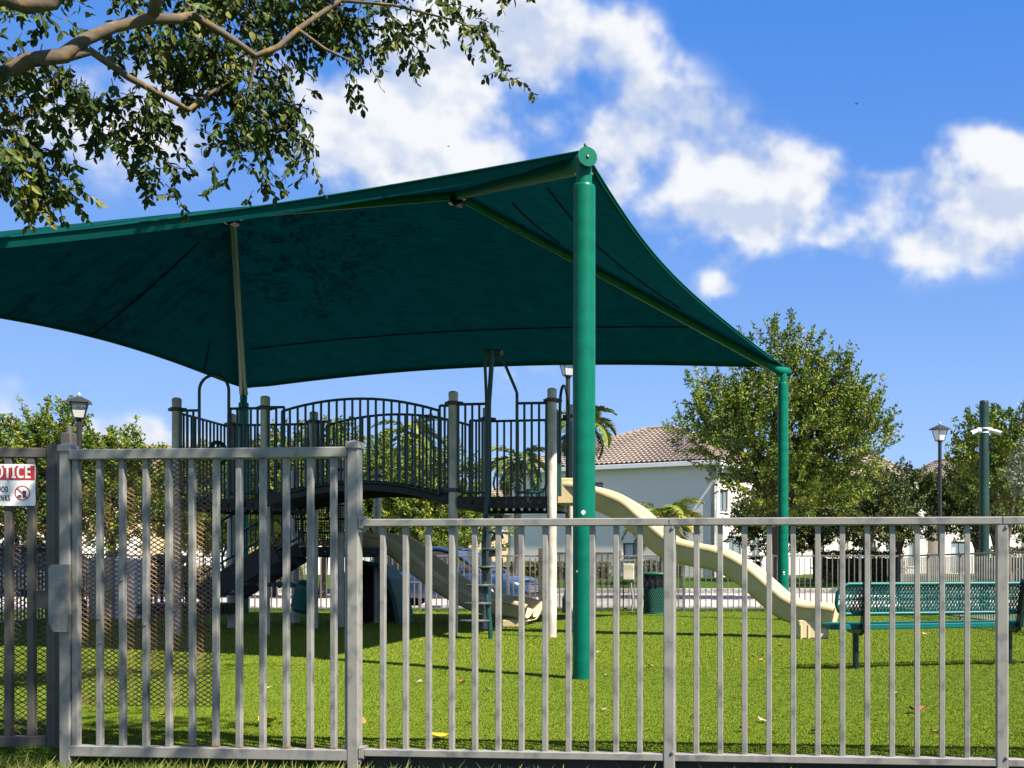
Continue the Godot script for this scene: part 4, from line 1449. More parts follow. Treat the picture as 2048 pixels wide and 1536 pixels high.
func make_camera_pole() -> void:
	var T := thing("camera_pole", "dark green pole carrying two white security cameras behind the bench", "pole", P(4.62, 0, 21.7))
	var s := Shape.new()
	s.lathe(Vector3.ZERO, [[0.0, -0.1], [0.1, -0.1], [0.092, 4.2], [0.085, 4.23], [0.0, 4.23]], 20)
	part(T, "pole", s.mesh(), M.pole_green)
	for q in [[-1.0, 0.35], [1.0, -0.3]]:
		s = Shape.new()
		s.tube([Vector3(q[0] * 0.08, 3.64, 0.02), Vector3(q[0] * 0.15, 3.64, 0.05)], [0.06, 0.05], 12)
		s.tube([Vector3(q[0] * 0.14, 3.64, 0.05), Vector3(q[0] * 0.2, 3.61, 0.09)], 0.022, 8)
		var base := Vector3(q[0] * 0.2, 3.61, 0.1)
		var dir := Vector3(q[0] * 0.75, -0.35, 0.6).normalized()
		s.tube([base - dir * 0.06, base, base + dir * 0.13], [0.034, 0.042, 0.042], 12)
		var c := part(T, "camera", s.mesh(), M.camera_white)
		s = Shape.new()
		s.tube([base + dir * 0.125, base + dir * 0.134], 0.032, 12)
		part(c, "camera_lens", s.mesh(), M.sign_black)
	s = Shape.new()
	for y in [3.6, 3.68]:
		s.lathe(Vector3(0, y, 0), [[0.095, -0.012], [0.103, -0.012], [0.103, 0.012], [0.095, 0.012]], 16)
	s.box(Vector3(0.09, 3.59, -0.02), Vector3(0.106, 3.69, 0.02))
	part(T, "clamp_band", s.mesh(), M.camera_white)

func car_loft(s: Shape, sections: Array, y_lift := 0.0) -> void:
	# sections: [x, half width at sill, half width at belt, sill y, belt y, top y, half width at top]
	var rings := []
	for q in sections:
		var r := []
		for k in [[-q[1], q[3]], [-q[2], q[3] + (q[4] - q[3]) * 0.5], [-q[2] * 0.985, q[4]], [-q[6], q[5] - 0.02], [-q[6] * 0.75, q[5]], [0.0, q[5] + 0.012], [q[6] * 0.75, q[5]], [q[6], q[5] - 0.02], [q[2] * 0.985, q[4]], [q[2], q[3] + (q[4] - q[3]) * 0.5], [q[1], q[3]]]:
			r.append(Vector3(q[0], k[1], k[0]))
		rings.append(r)
	var m: int = rings.size()
	var k: int = rings[0].size()
	var N := []
	for i in m:
		var row := []
		for j in k:
			var du: Vector3 = rings[mini(i + 1, m - 1)][j] - rings[maxi(i - 1, 0)][j]
			var dv: Vector3 = rings[i][mini(j + 1, k - 1)] - rings[i][maxi(j - 1, 0)]
			var nn := du.cross(dv).normalized()
			var out: Vector3 = rings[i][j] - Vector3(rings[i][j].x, 0.6, 0)
			row.append(nn if nn.dot(out) > 0.0 else -nn)
		N.append(row)
	for i in m - 1:
		for j in k - 1:
			s.quad_smooth(rings[i][j], rings[i + 1][j], rings[i + 1][j + 1], rings[i][j + 1], N[i][j], N[i + 1][j], N[i + 1][j + 1], N[i][j + 1])
	for e in [0, m - 1]:
		var c := Vector3(rings[e][0].x, 0.6, 0)
		var want := Vector3(-1 if e == 0 else 1, 0, 0)
		for j in k - 1:
			s.tri(c, rings[e][j], rings[e][j + 1], want, want, want)
		s.tri(c, rings[e][k - 1], rings[e][0], want, want, want)

func make_car(called: String, label: String, at: Vector3, turn: float, paint: Material, suv := false) -> Node3D:
	# nose towards +x
	var T := thing(called, label, "car", at, turn, "cars on the road behind the playground")
	var h := 1.68 if suv else 1.46
	var b := 0.98 if suv else 0.9
	var s := Shape.new()
	car_loft(s, [[-2.25, 0.72, 0.76, 0.42, b - 0.12, b - 0.08, 0.7], [-2.15, 0.82, 0.86, 0.3, b - 0.03, b, 0.78], [-1.6, 0.88, 0.92, 0.26, b - 0.02, b + 0.02, 0.84], [0.0, 0.89, 0.93, 0.25, b - 0.05, b - 0.01, 0.85], [0.75, 0.89, 0.93, 0.25, b - 0.07, b - 0.02, 0.85], [1.2, 0.88, 0.92, 0.26, b - 0.12, b - 0.04, 0.82], [1.8, 0.85, 0.88, 0.28, b - 0.2, b - 0.13, 0.76], [2.12, 0.78, 0.81, 0.32, b - 0.29, b - 0.22, 0.68], [2.22, 0.66, 0.68, 0.42, b - 0.4, b - 0.34, 0.58]])
	part(T, "body", s.mesh(), paint)
	# roof and pillars
	s = Shape.new()
	car_loft(s, [[-1.95, 0.74, 0.74, b - 0.03, b, b + 0.03, 0.62], [-1.45, 0.76, 0.76, b, b + 0.3, h - 0.05, 0.6], [-0.9, 0.77, 0.77, b, b + 0.3, h, 0.6], [0.0, 0.77, 0.77, b - 0.03, b + 0.3, h - 0.01, 0.59], [0.4, 0.77, 0.77, b - 0.04, b + 0.22, h - 0.1, 0.6], [1.12, 0.76, 0.76, b - 0.06, b - 0.03, b + 0.0, 0.66]])
	var cab := part(T, "cabin_glass", s.mesh(), M.car_trim)
	s = Shape.new()
	for k in [[-1.3, -0.6], [-0.6, 0.1]]:
		s.quad(Vector3(k[0], h + 0.014, -0.44), Vector3(k[1], h + 0.018, -0.44), Vector3(k[1], h + 0.018, 0.44), Vector3(k[0], h + 0.014, 0.44), Vector3.UP)
	for z in [-1.0, 1.0]:
		s.tube([Vector3(1.15, b - 0.02, z * 0.71), Vector3(0.42, h - 0.1, z * 0.625), Vector3(0.0, h, z * 0.6), Vector3(-0.9, h + 0.005, z * 0.605), Vector3(-1.45, h - 0.04, z * 0.61), Vector3(-1.97, b + 0.02, z * 0.68)], [0.04, 0.04, 0.045, 0.045, 0.05, 0.07], 7)
		s.tube([Vector3(-0.35, b, z * 0.775), Vector3(-0.42, h - 0.02, z * 0.62)], 0.035, 6)
	s.prism(Vector3(-1.3, h + 0.0, 0), Vector3(0.1, h + 0.006, 0), 1.15, 0.045, 0.01, Vector3.BACK)
	part(T, "roof", s.mesh(), paint)
	s = Shape.new()
	s.quad(Vector3(1.14, b + 0.015, -0.66), Vector3(1.14, b + 0.015, 0.66), Vector3(0.36, h - 0.06, 0.57), Vector3(0.36, h - 0.06, -0.57), Vector3(1, 1, 0))
	part(cab, "windshield", s.mesh(), M.car_glass)
	for z in [-1.0, 1.0]:
		for x in [-1.42, 1.38]:
			s = Shape.new()
			s.tube([Vector3(0, 0, -0.11), Vector3(0, 0, -0.09), Vector3(0, 0, 0.09), Vector3(0, 0, 0.11)], [0.29, 0.325, 0.325, 0.29], 22)
			var w := part(T, "wheel", s.mesh(), M.tyre, Vector3(x, 0.325, z * 0.85))
			s = Shape.new()
			for k in 5:
				var t := TAU * k / 5.0
				s.prism(Vector3.ZERO, Vector3(cos(t), sin(t), 0) * 0.2, 0.02, 0.06, 0.004, Vector3.BACK)
			s.tube([Vector3(0, 0, -0.01), Vector3(0, 0, 0.01)], 0.06, 12)
			var ring := []
			for k in 21: ring.append(Vector3(cos(TAU * k / 20), sin(TAU * k / 20), 0) * 0.205)
			s.tube(ring, 0.018, 6, false)
			part(w, "rim", s.mesh(), M.rim_metal, Vector3(0, 0, z * 0.113))
		s = Shape.new()
		s.soft_box(Vector3(-0.22, -0.06, -0.12), Vector3(0.1, 0.06, 0.1), 0.03)
		part(T, "headlight", s.mesh(), M.headlight_glass, Vector3(2.0, b - 0.29, z * 0.62))
		s = Shape.new()
		s.soft_box(Vector3(-0.09, -0.055, -0.06), Vector3(0.09, 0.055, 0.1), 0.025)
		part(T, "mirror", s.mesh(), paint, Vector3(0.72, b + 0.06, z * 0.95))
		s = Shape.new()
		s.soft_box(Vector3(-0.06, -0.07, -0.14), Vector3(0.06, 0.07, 0.12), 0.03)
		part(T, "tail_light", s.mesh(), M.paint_red, Vector3(-2.16, b - 0.16, z * 0.62))
		s = Shape.new()
		s.prism(Vector3(-2.0, b - 0.26, z * 0.925), Vector3(1.0, b - 0.26, z * 0.925), 0.02, 0.008, 0.002, Vector3.UP)
		part(T, "trim_strip", s.mesh(), M.rim_metal)
		for x in [0.12, -0.78]:
			s = Shape.new()
			s.prism(Vector3(x, b - 0.14, z * 0.925), Vector3(x + 0.18, b - 0.14, z * 0.925), 0.025, 0.03, 0.006, Vector3.UP)
			part(T, "door_handle", s.mesh(), M.rim_metal)
	s = Shape.new()
	for k in 5:
		s.prism(Vector3(2.2, b - 0.5 + 0.035 * k, -0.42), Vector3(2.2, b - 0.5 + 0.035 * k, 0.42), 0.015, 0.08, 0.003, Vector3.UP)
	s.prism(Vector3(2.18, b - 0.43, -0.43), Vector3(2.18, b - 0.43, 0.43), 0.18, 0.03, 0.005, Vector3.UP)
	part(T, "grille", s.mesh(), M.rim_metal)
	s = Shape.new()
	s.soft_box(Vector3(2.02, 0.26, -0.72), Vector3(2.27, 0.36, 0.72), 0.03)
	part(T, "bumper", s.mesh(), M.car_trim)
	return T

func make_small_things() -> void:
	make_bench()
	make_bin()
	make_lamp("black lantern lamp above the left gate post", P(-12.2, 0, 20.0), 4.1)
	make_lamp("black lantern lamp between the far trees on the right", P(4.66, 0, 27.0), 4.48)
	make_lamp("black lantern lamp half hidden behind the thick green post", P(-3.74, 0, 22.6), 5.32)
	make_camera_pole()
	make_car("parked_car", "blue car with sloping hood parked behind the double slide", P(-7.45, -0.06, 27.4), -0.2, M.paint_blue)
	make_car("parked_car", "white car at the left edge beyond the swing gate", P(-30.2, -0.06, 38.5), 0.1, M.paint_white, true)
	make_car("parked_car", "dark car beyond the gate mesh, right of the white one", P(-23.6, -0.06, 37.2), 0.05, M.paint_dark, true)
	# utility cabinet seen through the mesh
	var T := thing("utility_cabinet", "pale beige utility cabinet with ribbed side seen through the mesh", "cabinet", P(-11.5, 0, 20.0))
	var s := Shape.new()
	s.soft_box(Vector3(-0.36, 0, -0.3), Vector3(0.1, 1.12, 0.3), 0.02)
	part(T, "housing", s.mesh(), M.box_beige)
	s = Shape.new()
	s.soft_box(Vector3(0.105, 0, -0.28), Vector3(0.38, 1.1, 0.28), 0.02)
	part(T, "side_housing", s.mesh(), M.trim_white)
	for i in 5:
		s = Shape.new()
		s.prism(Vector3(0.13 + 0.05 * i, 0.05, 0.284), Vector3(0.13 + 0.05 * i, 1.05, 0.284), 0.018, 0.016, 0.003)
		part(T, "rib", s.mesh(), M.trim_white)
	# a dark brown pavilion-like kiosk by the left fence
	T = thing("grill_stand", "dark covered grill stand behind the gate mesh beside the grey post", "grill", P(-11.2, 0, 21.2))
	s = Shape.new()
	s.soft_box(Vector3(-0.3, 0.62, -0.25), Vector3(0.3, 0.98, 0.25), 0.04)
	part(T, "grill_box", s.mesh(), M.clamp_brown)
	s = Shape.new()
	s.soft_box(Vector3(-0.32, 0.985, -0.27), Vector3(0.32, 1.2, 0.27), 0.1)
	part(T, "grill_lid", s.mesh(), M.deck_black)
	for x in [-0.24, 0.24]:
		for z in [-0.2, 0.2]:
			s = Shape.new()
			s.prism(Vector3(x, 0, z), Vector3(x, 0.62, z), 0.05, 0.05, 0.005)
			part(T, "leg", s.mesh(), M.deck_black)
	# two birds far up
	for q in [["tiny dark bird gliding high in the blue at right", P(6.0, 27.0, 62.0), 0.6], ["tiny dark bird gliding before the cloud above the canopy", P(-17.0, 24.6, 62.0), 0.4]]:
		var b := thing("bird", q[0], "bird", q[1], 0.6)
		s = Shape.new()
		s.tube([Vector3(-0.18, 0, 0), Vector3(-0.05, 0, 0), Vector3(0.1, 0.01, 0), Vector3(0.17, 0.03, 0), Vector3(0.22, 0.02, 0)], [0.015, 0.045, 0.05, 0.03, 0.004], 8)
		part(b, "body", s.mesh(), M.bird_dark)
		for z in [-1.0, 1.0]:
			s = Shape.new()
			s.tri(Vector3(0.1, 0.02, 0), Vector3(-0.05, 0.02, 0), Vector3(0.03, 0.12, z * 0.2), Vector3.UP, Vector3.UP, Vector3.UP)
			s.tri(Vector3(0.1, 0.02, 0), Vector3(0.03, 0.12, z * 0.2), Vector3(-0.1, 0.08, z * 0.45), Vector3.UP, Vector3.UP, Vector3.UP)
			part(b, "wing", s.mesh(), M.bird_dark)
		b.scale = Vector3.ONE * q[2]

# ---------- plants ----------

func pick(tones: Array) -> Color:
	var t: Array = tones[rng.randi() % tones.size()]
	var k := rng.randf_range(0.75, 1.2)
	return Color(t[0] * k, t[1] * k, t[2] * k)

func leaf(s: Shape, base: Vector3, dir: Vector3, side: Vector3, L: float, w: float) -> void:
	# a leaf folded along its midrib: two triangles
	var tip := base + dir * L
	var fold := dir.cross(side) * w * 0.25
	var m := base + dir * L * 0.45
	var a := m + side * w * 0.5 + fold
	var b := m - side * w * 0.5 + fold
	var na := (a - base).cross(tip - base).normalized()
	var nb := (tip - base).cross(b - base).normalized()
	s.tri(base, a, tip, na, na, na)
	s.tri(base, tip, b, nb, nb, nb)

func ball_point() -> Vector3:
	var v := Vector3(rng.randfn(), rng.randfn(), rng.randfn()).normalized()
	return v

func crown(blobs: Array, clumps: int, per: int, L: float, w: float, tones: Array, reach := 0.45, rise := 0.7) -> ArrayMesh:
	# blobs: [centre, radii, weight]; leafy shoots spread through them, denser towards the outside
	var s := Shape.new()
	s.tinted = true
	var total := 0.0
	for b in blobs: total += b[2]
	for c in clumps:
		var r := rng.randf() * total
		var b: Array = blobs[0]
		for q in blobs:
			b = q
			r -= q[2]
			if r <= 0.0: break
		var dir := ball_point()
		var rr := pow(rng.randf(), 0.38)
		if rng.randf() < 0.12: rr *= 1.15
		var p: Vector3 = b[0] + dir * b[1] * rr
		var shoot := (dir * 0.8 + Vector3(0, rise, 0) + ball_point() * 0.5).normalized()
		var len_ := reach * rng.randf_range(0.5, 1.2)
		var tone := pick(tones)
		for i in per:
			var f := rng.randf()
			var q := p + shoot * len_ * f + ball_point() * 0.1 * (1.2 - f)
			var ld := (shoot * 0.5 + ball_point() * 1.0).normalized()
			var side := ld.cross(ball_point()).normalized()
			var k := rng.randf_range(0.88, 1.12)
			s.tint = Color(tone.r * k, tone.g * k, tone.b * k)
			leaf(s, q, ld, side, L * rng.randf_range(0.7, 1.25), w * rng.randf_range(0.8, 1.2))
	return s.mesh()

func limbs(base: Vector3, fork: Vector3, r: float, tips: Array) -> ArrayMesh:
	var s := Shape.new()
	var mid := base.lerp(fork, 0.5) + Vector3(rng.randf_range(-0.08, 0.08), 0, rng.randf_range(-0.08, 0.08))
	s.tube([base - Vector3(0, 0.15, 0), base + Vector3(0, 0.12, 0), mid, fork], [r * 1.5, r * 1.1, r * 0.92, r * 0.85], 10)
	for t in tips:
		var a: Vector3 = fork - (fork - mid).normalized() * 0.1
		var m: Vector3 = a.lerp(t, 0.5) + Vector3(rng.randf_range(-0.15, 0.15), rng.randf_range(0.0, 0.25), rng.randf_range(-0.15, 0.15))
		s.tube([a, a.lerp(m, 0.5) + Vector3(0, 0.05, 0), m, t], [r * 0.6, r * 0.5, r * 0.38, r * 0.12], 7)
		for k in 3:
			var e: Vector3 = m.lerp(t, rng.randf_range(0.0, 0.6))
			s.tube([e, e + (t - a) * 0.25 + ball_point() * 0.5], [r * 0.2, r * 0.05], 5)
	return s.mesh()

const MID := [[0.085, 0.135, 0.012], [0.115, 0.165, 0.015], [0.06, 0.105, 0.012], [0.16, 0.19, 0.018]]
const DARK := [[0.035, 0.06, 0.014], [0.055, 0.08, 0.018], [0.08, 0.095, 0.02]]
const GREYISH := [[0.06, 0.08, 0.03], [0.09, 0.11, 0.04], [0.045, 0.065, 0.02]]

func tree(label: String, at: Vector3, fork_h: float, trunk_r: float, blobs: Array, clumps: int, per: int, L: float, tones: Array, mat_leaf := "leaf_mid", bark := "bark_grey", group := "", reach := 0.45) -> Node3D:
	var T := thing("broadleaf_tree", label, "tree", at, 0.0, group)
	var tips := []
	for b in blobs:
		for k in 2:
			tips.append(b[0] + Vector3(rng.randf_range(-0.5, 0.5), rng.randf_range(-0.2, 0.6), rng.randf_range(-0.5, 0.5)) * b[1])
	part(T, "trunk", limbs(Vector3.ZERO, Vector3(rng.randf_range(-0.15, 0.15), fork_h, 0), trunk_r, tips), M[bark])
	part(T, "crown", crown(blobs, clumps, per, L, L * 0.48, tones, reach), M[mat_leaf])
	return T

func palm(label: String, at: Vector3, h: float, L: float, fronds: int, tones: Array, droop := 1.0) -> void:
	var T := thing("palm_tree", label, "palm", at, 0.0, "palms behind the playground")
	var s := Shape.new()
	if h > 1.0:
		s.tube([Vector3(0, -0.1, 0), Vector3(0.03, h * 0.3, 0), Vector3(0.0, h * 0.7, 0.02), Vector3(0.02, h, 0)], [0.17, 0.14, 0.12, 0.1], 12)
		s.tube([Vector3(0.02, h - 0.05, 0), Vector3(0.02, h + 0.7, 0)], [0.09, 0.05], 10)
	else:
		s.tube([Vector3(0, -0.1, 0), Vector3(0, h, 0)], [0.12, 0.08], 10)
	part(T, "trunk", s.mesh(), M.palm_trunk)
	for i in fronds:
		var az := TAU * (i * 0.382 + rng.randf() * 0.04)
		var tilt := lerpf(1.25, -0.25, i / float(fronds - 1)) + rng.randf_range(-0.12, 0.12)
		s = Shape.new()
		s.tinted = true
		var out := Vector3(cos(az), 0, sin(az))
		var p := Vector3(0.02, h + (0.6 if h > 1.0 else 0.0), 0)
		var a := tilt
		var step := L / 14.0
		var pts := [p]
		var tone := pick(tones)
		for k in 14:
			p += (out * cos(a) + Vector3.UP * sin(a)) * step
			a -= 0.13 * droop
			pts.append(p)
			if k < 2: continue
			var d: Vector3 = (pts[k + 1] - pts[k]).normalized()
			var lat := d.cross(Vector3.UP).normalized()
			var ll := L * 0.3 * sin(PI * clampf((k + 1.0) / 15.5, 0.08, 0.94))
			for e in [-1.0, 1.0]:
				for m in 4:
					var ld: Vector3 = (lat * e * 0.85 + d * 0.6 + Vector3(0, rng.randf_range(-0.45, 0.1), 0)).normalized()
					var kk := rng.randf_range(0.8, 1.2)
					s.tint = Color(tone.r * kk, tone.g * kk, tone.b * kk)
					leaf(s, pts[k].lerp(pts[k + 1], m / 4.0), ld, ld.cross(Vector3.UP).normalized() * 0.7 + Vector3(0, 0.5, 0), ll, 0.075)
		s.tint = Color(0.12, 0.16, 0.04)
		s.tube(pts, [0.03, 0.028, 0.026, 0.024, 0.022, 0.02, 0.018, 0.016, 0.014, 0.012, 0.01, 0.008, 0.007, 0.006, 0.004], 5)
		part(T, "frond", s.mesh(), M.leaf_palm)

func hedge(label: String, x0: float, x1: float, d0: float, d1: float, y0: float, h: float, tones: Array) -> void:
	var s := Shape.new()
	s.tinted = true
	var n := int((x1 - x0) * (h + d1 - d0) * 320)
	for i in n:
		var p := P(rng.randf_range(x0, x1), y0 + h * rng.randf(), rng.randf_range(d0, d1))
		match rng.randi() % 4:
			0: p.y = y0 + h * rng.randf_range(0.92, 1.06)
			1: p.z = -d0 + rng.randf_range(-0.1, 0.05)
			_: pass
		s.tint = pick(tones)
		var ld := (ball_point() + Vector3(0, 0.5, 0)).normalized()
		leaf(s, p, ld, ld.cross(ball_point()).normalized(), 0.13, 0.075)
	# woody inside
	var H := thing("hedge", label, "hedge", Vector3.ZERO)
	part(H, "foliage", s.mesh(), M.leaf_hedge)
	var w := Shape.new()
	var x := x0 + 0.2
	while x < x1:
		w.tube([P(x, y0 - 0.1, (d0 + d1) / 2), P(x + rng.randf_range(-0.1, 0.1), y0 + h * 0.8, (d0 + d1) / 2)], [0.04, 0.02], 5)
		x += 0.5
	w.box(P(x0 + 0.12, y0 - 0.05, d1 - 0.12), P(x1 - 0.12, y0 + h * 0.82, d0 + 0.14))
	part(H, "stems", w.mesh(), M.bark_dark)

func spray(s: Shape, p: Vector3, n: int, tones: Array, L: float, wood: Shape) -> void:
	# a hanging twig with leaves along it
	var d := (Vector3(rng.randf_range(-0.7, 0.7), rng.randf_range(-1.0, 0.1), rng.randf_range(-0.7, 0.7))).normalized()
	var q := p
	var pts := [p]
	var tone := pick(tones)
	for i in n:
		d = (d + Vector3(0, -0.1, 0) + ball_point() * 0.14).normalized()
		q += d * 0.038
		pts.append(q)
		var side := d.cross(ball_point()).normalized()
		for e in [-1.0, 1.0]:
			if rng.randf() < 0.13: continue
			var ld: Vector3 = (side * e * 0.75 + d * 0.45 + Vector3(0, -0.55, 0)).normalized()
			var k := rng.randf_range(0.7, 1.3)
			s.tint = Color(tone.r * k, tone.g * k, tone.b * k)
			big_leaf(s, q, ld, ld.cross(ball_point()).normalized(), L * rng.randf_range(0.65, 1.2))
	wood.tube(pts, 0.0028, 4, false)

func big_leaf(s: Shape, base: Vector3, d: Vector3, side: Vector3, L: float) -> void:
	# oval leaf with a curl: six triangles
	var up := d.cross(side)
	var w := L * 0.25
	var p := [base, base + d * L * 0.3 + side * w + up * w * 0.25, base + d * L * 0.7 + side * w * 0.9 + up * w * 0.1, base + d * L - up * w * 0.5, base + d * L * 0.7 - side * w * 0.9 + up * w * 0.1, base + d * L * 0.3 - side * w + up * w * 0.25]
	var m := base + d * L * 0.5 - up * w * 0.05
	for i in 6:
		var a: Vector3 = p[i]
		var b: Vector3 = p[(i + 1) % 6]
		var nn := (a - m).cross(b - m).normalized()
		s.tri(m, a, b, nn, nn, nn)

const NEAR := [[0.025, 0.05, 0.01], [0.04, 0.07, 0.012], [0.06, 0.09, 0.014], [0.1, 0.11, 0.016], [0.03, 0.055, 0.012]]

func make_near_tree() -> void:
	var T := thing("shade_tree", "near tree with mottled bark reaching over the canopy from the upper left", "tree", P(-7.6, 0, 7.2))
	var o := T.position
	var s := Shape.new()
	# trunk outside the picture and the limbs that come into it
	s.tube([P(-7.6, -0.2, 7.2), P(-7.55, 0.2, 7.2), P(-7.35, 1.4, 7.0), P(-6.9, 2.4, 6.75), P(-6.1, 3.05, 6.5)], [0.34, 0.27, 0.23, 0.2, 0.17], 14)
	var limb_sets := [
		[[P(-6.1, 3.05, 6.5), P(-5.2, 3.45, 6.3), P(-4.55, 3.62, 6.2), P(-4.23, 3.74, 6.2), P(-4.06, 3.83, 6.2), P(-3.93, 3.9, 6.3), P(-3.86, 4.03, 6.38), P(-3.76, 4.16, 6.5), P(-3.6, 4.26, 6.6), P(-3.48, 4.31, 6.7), P(-3.44, 4.38, 6.8), P(-3.26, 4.29, 6.9), P(-3.12, 4.2, 6.95), P(-3.0, 4.28, 7.0), P(-2.92, 4.44, 7.1), P(-2.72, 4.73, 7.3), P(-2.4, 5.1, 7.6)], [0.15, 0.11, 0.08, 0.068, 0.066, 0.068, 0.055, 0.05, 0.05, 0.048, 0.044, 0.036, 0.032, 0.03, 0.026, 0.024, 0.014]],
		[[P(-3.93, 3.9, 6.32), P(-3.83, 3.97, 6.4), P(-3.73, 3.91, 6.6), P(-3.66, 3.9, 6.8), P(-3.57, 3.88, 7.0), P(-3.5, 4.02, 7.1), P(-3.4, 4.15, 7.2)], [0.045, 0.036, 0.034, 0.03, 0.026, 0.02, 0.012]],
		[[P(-5.6, 3.3, 6.4), P(-4.7, 3.95, 6.1), P(-4.09, 4.08, 6.0), P(-3.95, 4.03, 6.0), P(-3.84, 4.07, 6.05), P(-3.75, 4.3, 6.1), P(-3.2, 4.8, 6.1), P(-2.6, 5.2, 6.0)], [0.13, 0.09, 0.072, 0.068, 0.06, 0.05, 0.036, 0.02]],
		[[P(-6.5, 2.8, 6.6), P(-6.4, 4.2, 7.2), P(-5.9, 5.6, 8.0), P(-5.6, 7.4, 9.6), P(-5.9, 9.0, 12.0), P(-5.4, 10.2, 14.4), P(-4.8, 10.6, 15.4)], [0.15, 0.11, 0.1, 0.085, 0.06, 0.035, 0.012]],
		[[P(-3.6, 4.26, 6.62), P(-3.3, 4.7, 6.3), P(-2.7, 5.0, 5.7), P(-1.9, 5.15, 5.0), P(-1.1, 5.2, 4.4), P(-0.3, 5.3, 3.8), P(0.4, 5.4, 3.4)], [0.055, 0.05, 0.042, 0.034, 0.028, 0.018, 0.008]],
		[[P(-2.92, 4.44, 7.1), P(-2.78, 4.36, 7.2), P(-2.62, 4.3, 7.25)], [0.022, 0.017, 0.01]],
		[[P(-2.72, 4.73, 7.3), P(-2.4, 4.75, 7.4), P(-2.0, 4.65, 7.4), P(-1.75, 4.55, 7.4)], [0.02, 0.015, 0.01, 0.004]],
		[[P(-3.12, 4.2, 6.95), P(-3.2, 3.95, 7.0), P(-3.05, 3.78, 7.0)], [0.02, 0.012, 0.006]],
	]
	for q in limb_sets:
		s.tube(q[0], q[1].map(func(r): return r * 0.62), 12)
	part(T, "trunk", s.mesh(), M.bark_mottled, -o)
	# leaf masses: centre, radii, twigs
	var masses := []
	for q in [   # x, height, depth, half width, half height, twigs
		[-4.26, 3.87, 6.52, 0.34, 0.23, 34], [-4.32, 3.54, 6.46, 0.20, 0.23, 34], [-4.25, 3.33, 6.54, 0.20, 0.14, 22], [-4.15, 3.96, 6.65, 0.17, 0.10, 9], [-4.33, 3.21, 6.44, 0.11, 0.06, 6], [-3.93, 3.80, 6.86, 0.24, 0.15, 20],
		[-3.74, 4.29, 7.04, 0.28, 0.19, 30], [-3.74, 3.90, 7.04, 0.25, 0.14, 20], [-3.81, 3.62, 6.98, 0.12, 0.12, 9], [-3.93, 3.58, 6.86, 0.08, 0.11, 5], [-3.76, 3.43, 7.02, 0.04, 0.04, 2], [-4.05, 3.81, 6.75, 0.15, 0.12, 8],
		[-3.30, 4.25, 7.40, 0.29, 0.23, 38], [-3.20, 4.03, 7.48, 0.16, 0.16, 22], [-3.40, 3.90, 7.33, 0.14, 0.16, 16], [-3.34, 3.67, 7.36, 0.11, 0.10, 8], [-3.13, 3.85, 7.53, 0.10, 0.06, 6], [-3.37, 3.51, 7.35, 0.06, 0.04, 2],
		[-3.54, 4.48, 7.21, 0.32, 0.16, 34], [-3.25, 4.69, 7.44, 0.29, 0.15, 32], [-2.99, 4.76, 7.63, 0.27, 0.15, 28], [-2.82, 4.77, 7.75, 0.20, 0.15, 18], [-2.50, 4.82, 7.75, 0.15, 0.14, 14], [-2.84, 4.50, 7.73, 0.04, 0.14, 4],
		[-2.25, 4.93, 7.75, 0.20, 0.07, 9], [-2.00, 4.84, 7.75, 0.17, 0.07, 10], [-1.82, 4.70, 7.75, 0.07, 0.09, 5], [-1.70, 4.54, 7.75, 0.04, 0.05, 2], [-2.42, 4.67, 7.75, 0.05, 0.09, 4], [-4.26, 4.29, 6.52, 0.17, 0.07, 7],
		[-3.81, 4.61, 6.98, 0.28, 0.08, 12], [-3.45, 4.77, 7.29, 0.38, 0.08, 22], [-3.04, 4.94, 7.60, 0.50, 0.08, 26], [-3.51, 4.21, 7.23, 0.16, 0.13, 12], [-3.58, 4.29, 7.17, 0.19, 0.13, 14], [-4.10, 4.76, 6.69, 0.64, 0.20, 50],
		[-3.47, 5.15, 7.27, 0.70, 0.26, 60], [-2.60, 5.35, 7.75, 0.68, 0.20, 40], [-1.83, 5.25, 7.75, 0.41, 0.14, 14]]:
		masses.append([P(q[0], q[1], q[2]), Vector3(q[3], q[4], 0.5), q[5]])
	for q in [[-4.5, 3.4, 6.7, 0.25, 0.14, 10], [-4.5, 3.65, 6.8, 0.3, 0.2, 12]]:
		masses.append([P(q[0], q[1], q[2]), Vector3(q[3], q[4], 0.4), q[5]])
	s = Shape.new()
	s.tinted = true
	var wood := Shape.new()
	for q in masses:
		for i in int(q[2] * 1.8):
			var p: Vector3 = q[0] + ball_point() * q[1] * pow(rng.randf(), 0.45)
			spray(s, p, rng.randi_range(2, 6), NEAR, 0.064, wood)
	part(T, "leaves", s.mesh(), M.leaf_near, -o)
	part(T, "twigs", wood.mesh(), M.bark_dark, -o)
	# the rest of the crown above and beside the picture
	part(T, "crown", crown([[P(-5.6, 7.4, 8.6), Vector3(2.6, 1.5, 2.3), 3.0], [P(-2.0, 6.6, 8.0), Vector3(1.8, 0.7, 1.6), 1.2], [P(-1.2, 5.6, 4.4), Vector3(1.2, 0.4, 0.8), 0.7], [P(0.05, 5.5, 3.5), Vector3(0.8, 0.35, 0.5), 1.2], [P(-7.6, 5.6, 6.5), Vector3(1.6, 1.4, 1.8), 1.0], [P(-7.9, 7.8, 10.5), Vector3(1.8, 1.4, 1.8), 1.6], [P(-4.6, 10.4, 15.2), Vector3(1.9, 0.7, 1.5), 1.1], [P(-7.6, 10.6, 14.6), Vector3(1.8, 0.9, 1.7), 1.4]], 1150, 12, 0.1, 0.05, NEAR, 0.4, -0.2), M.leaf_near, -o)

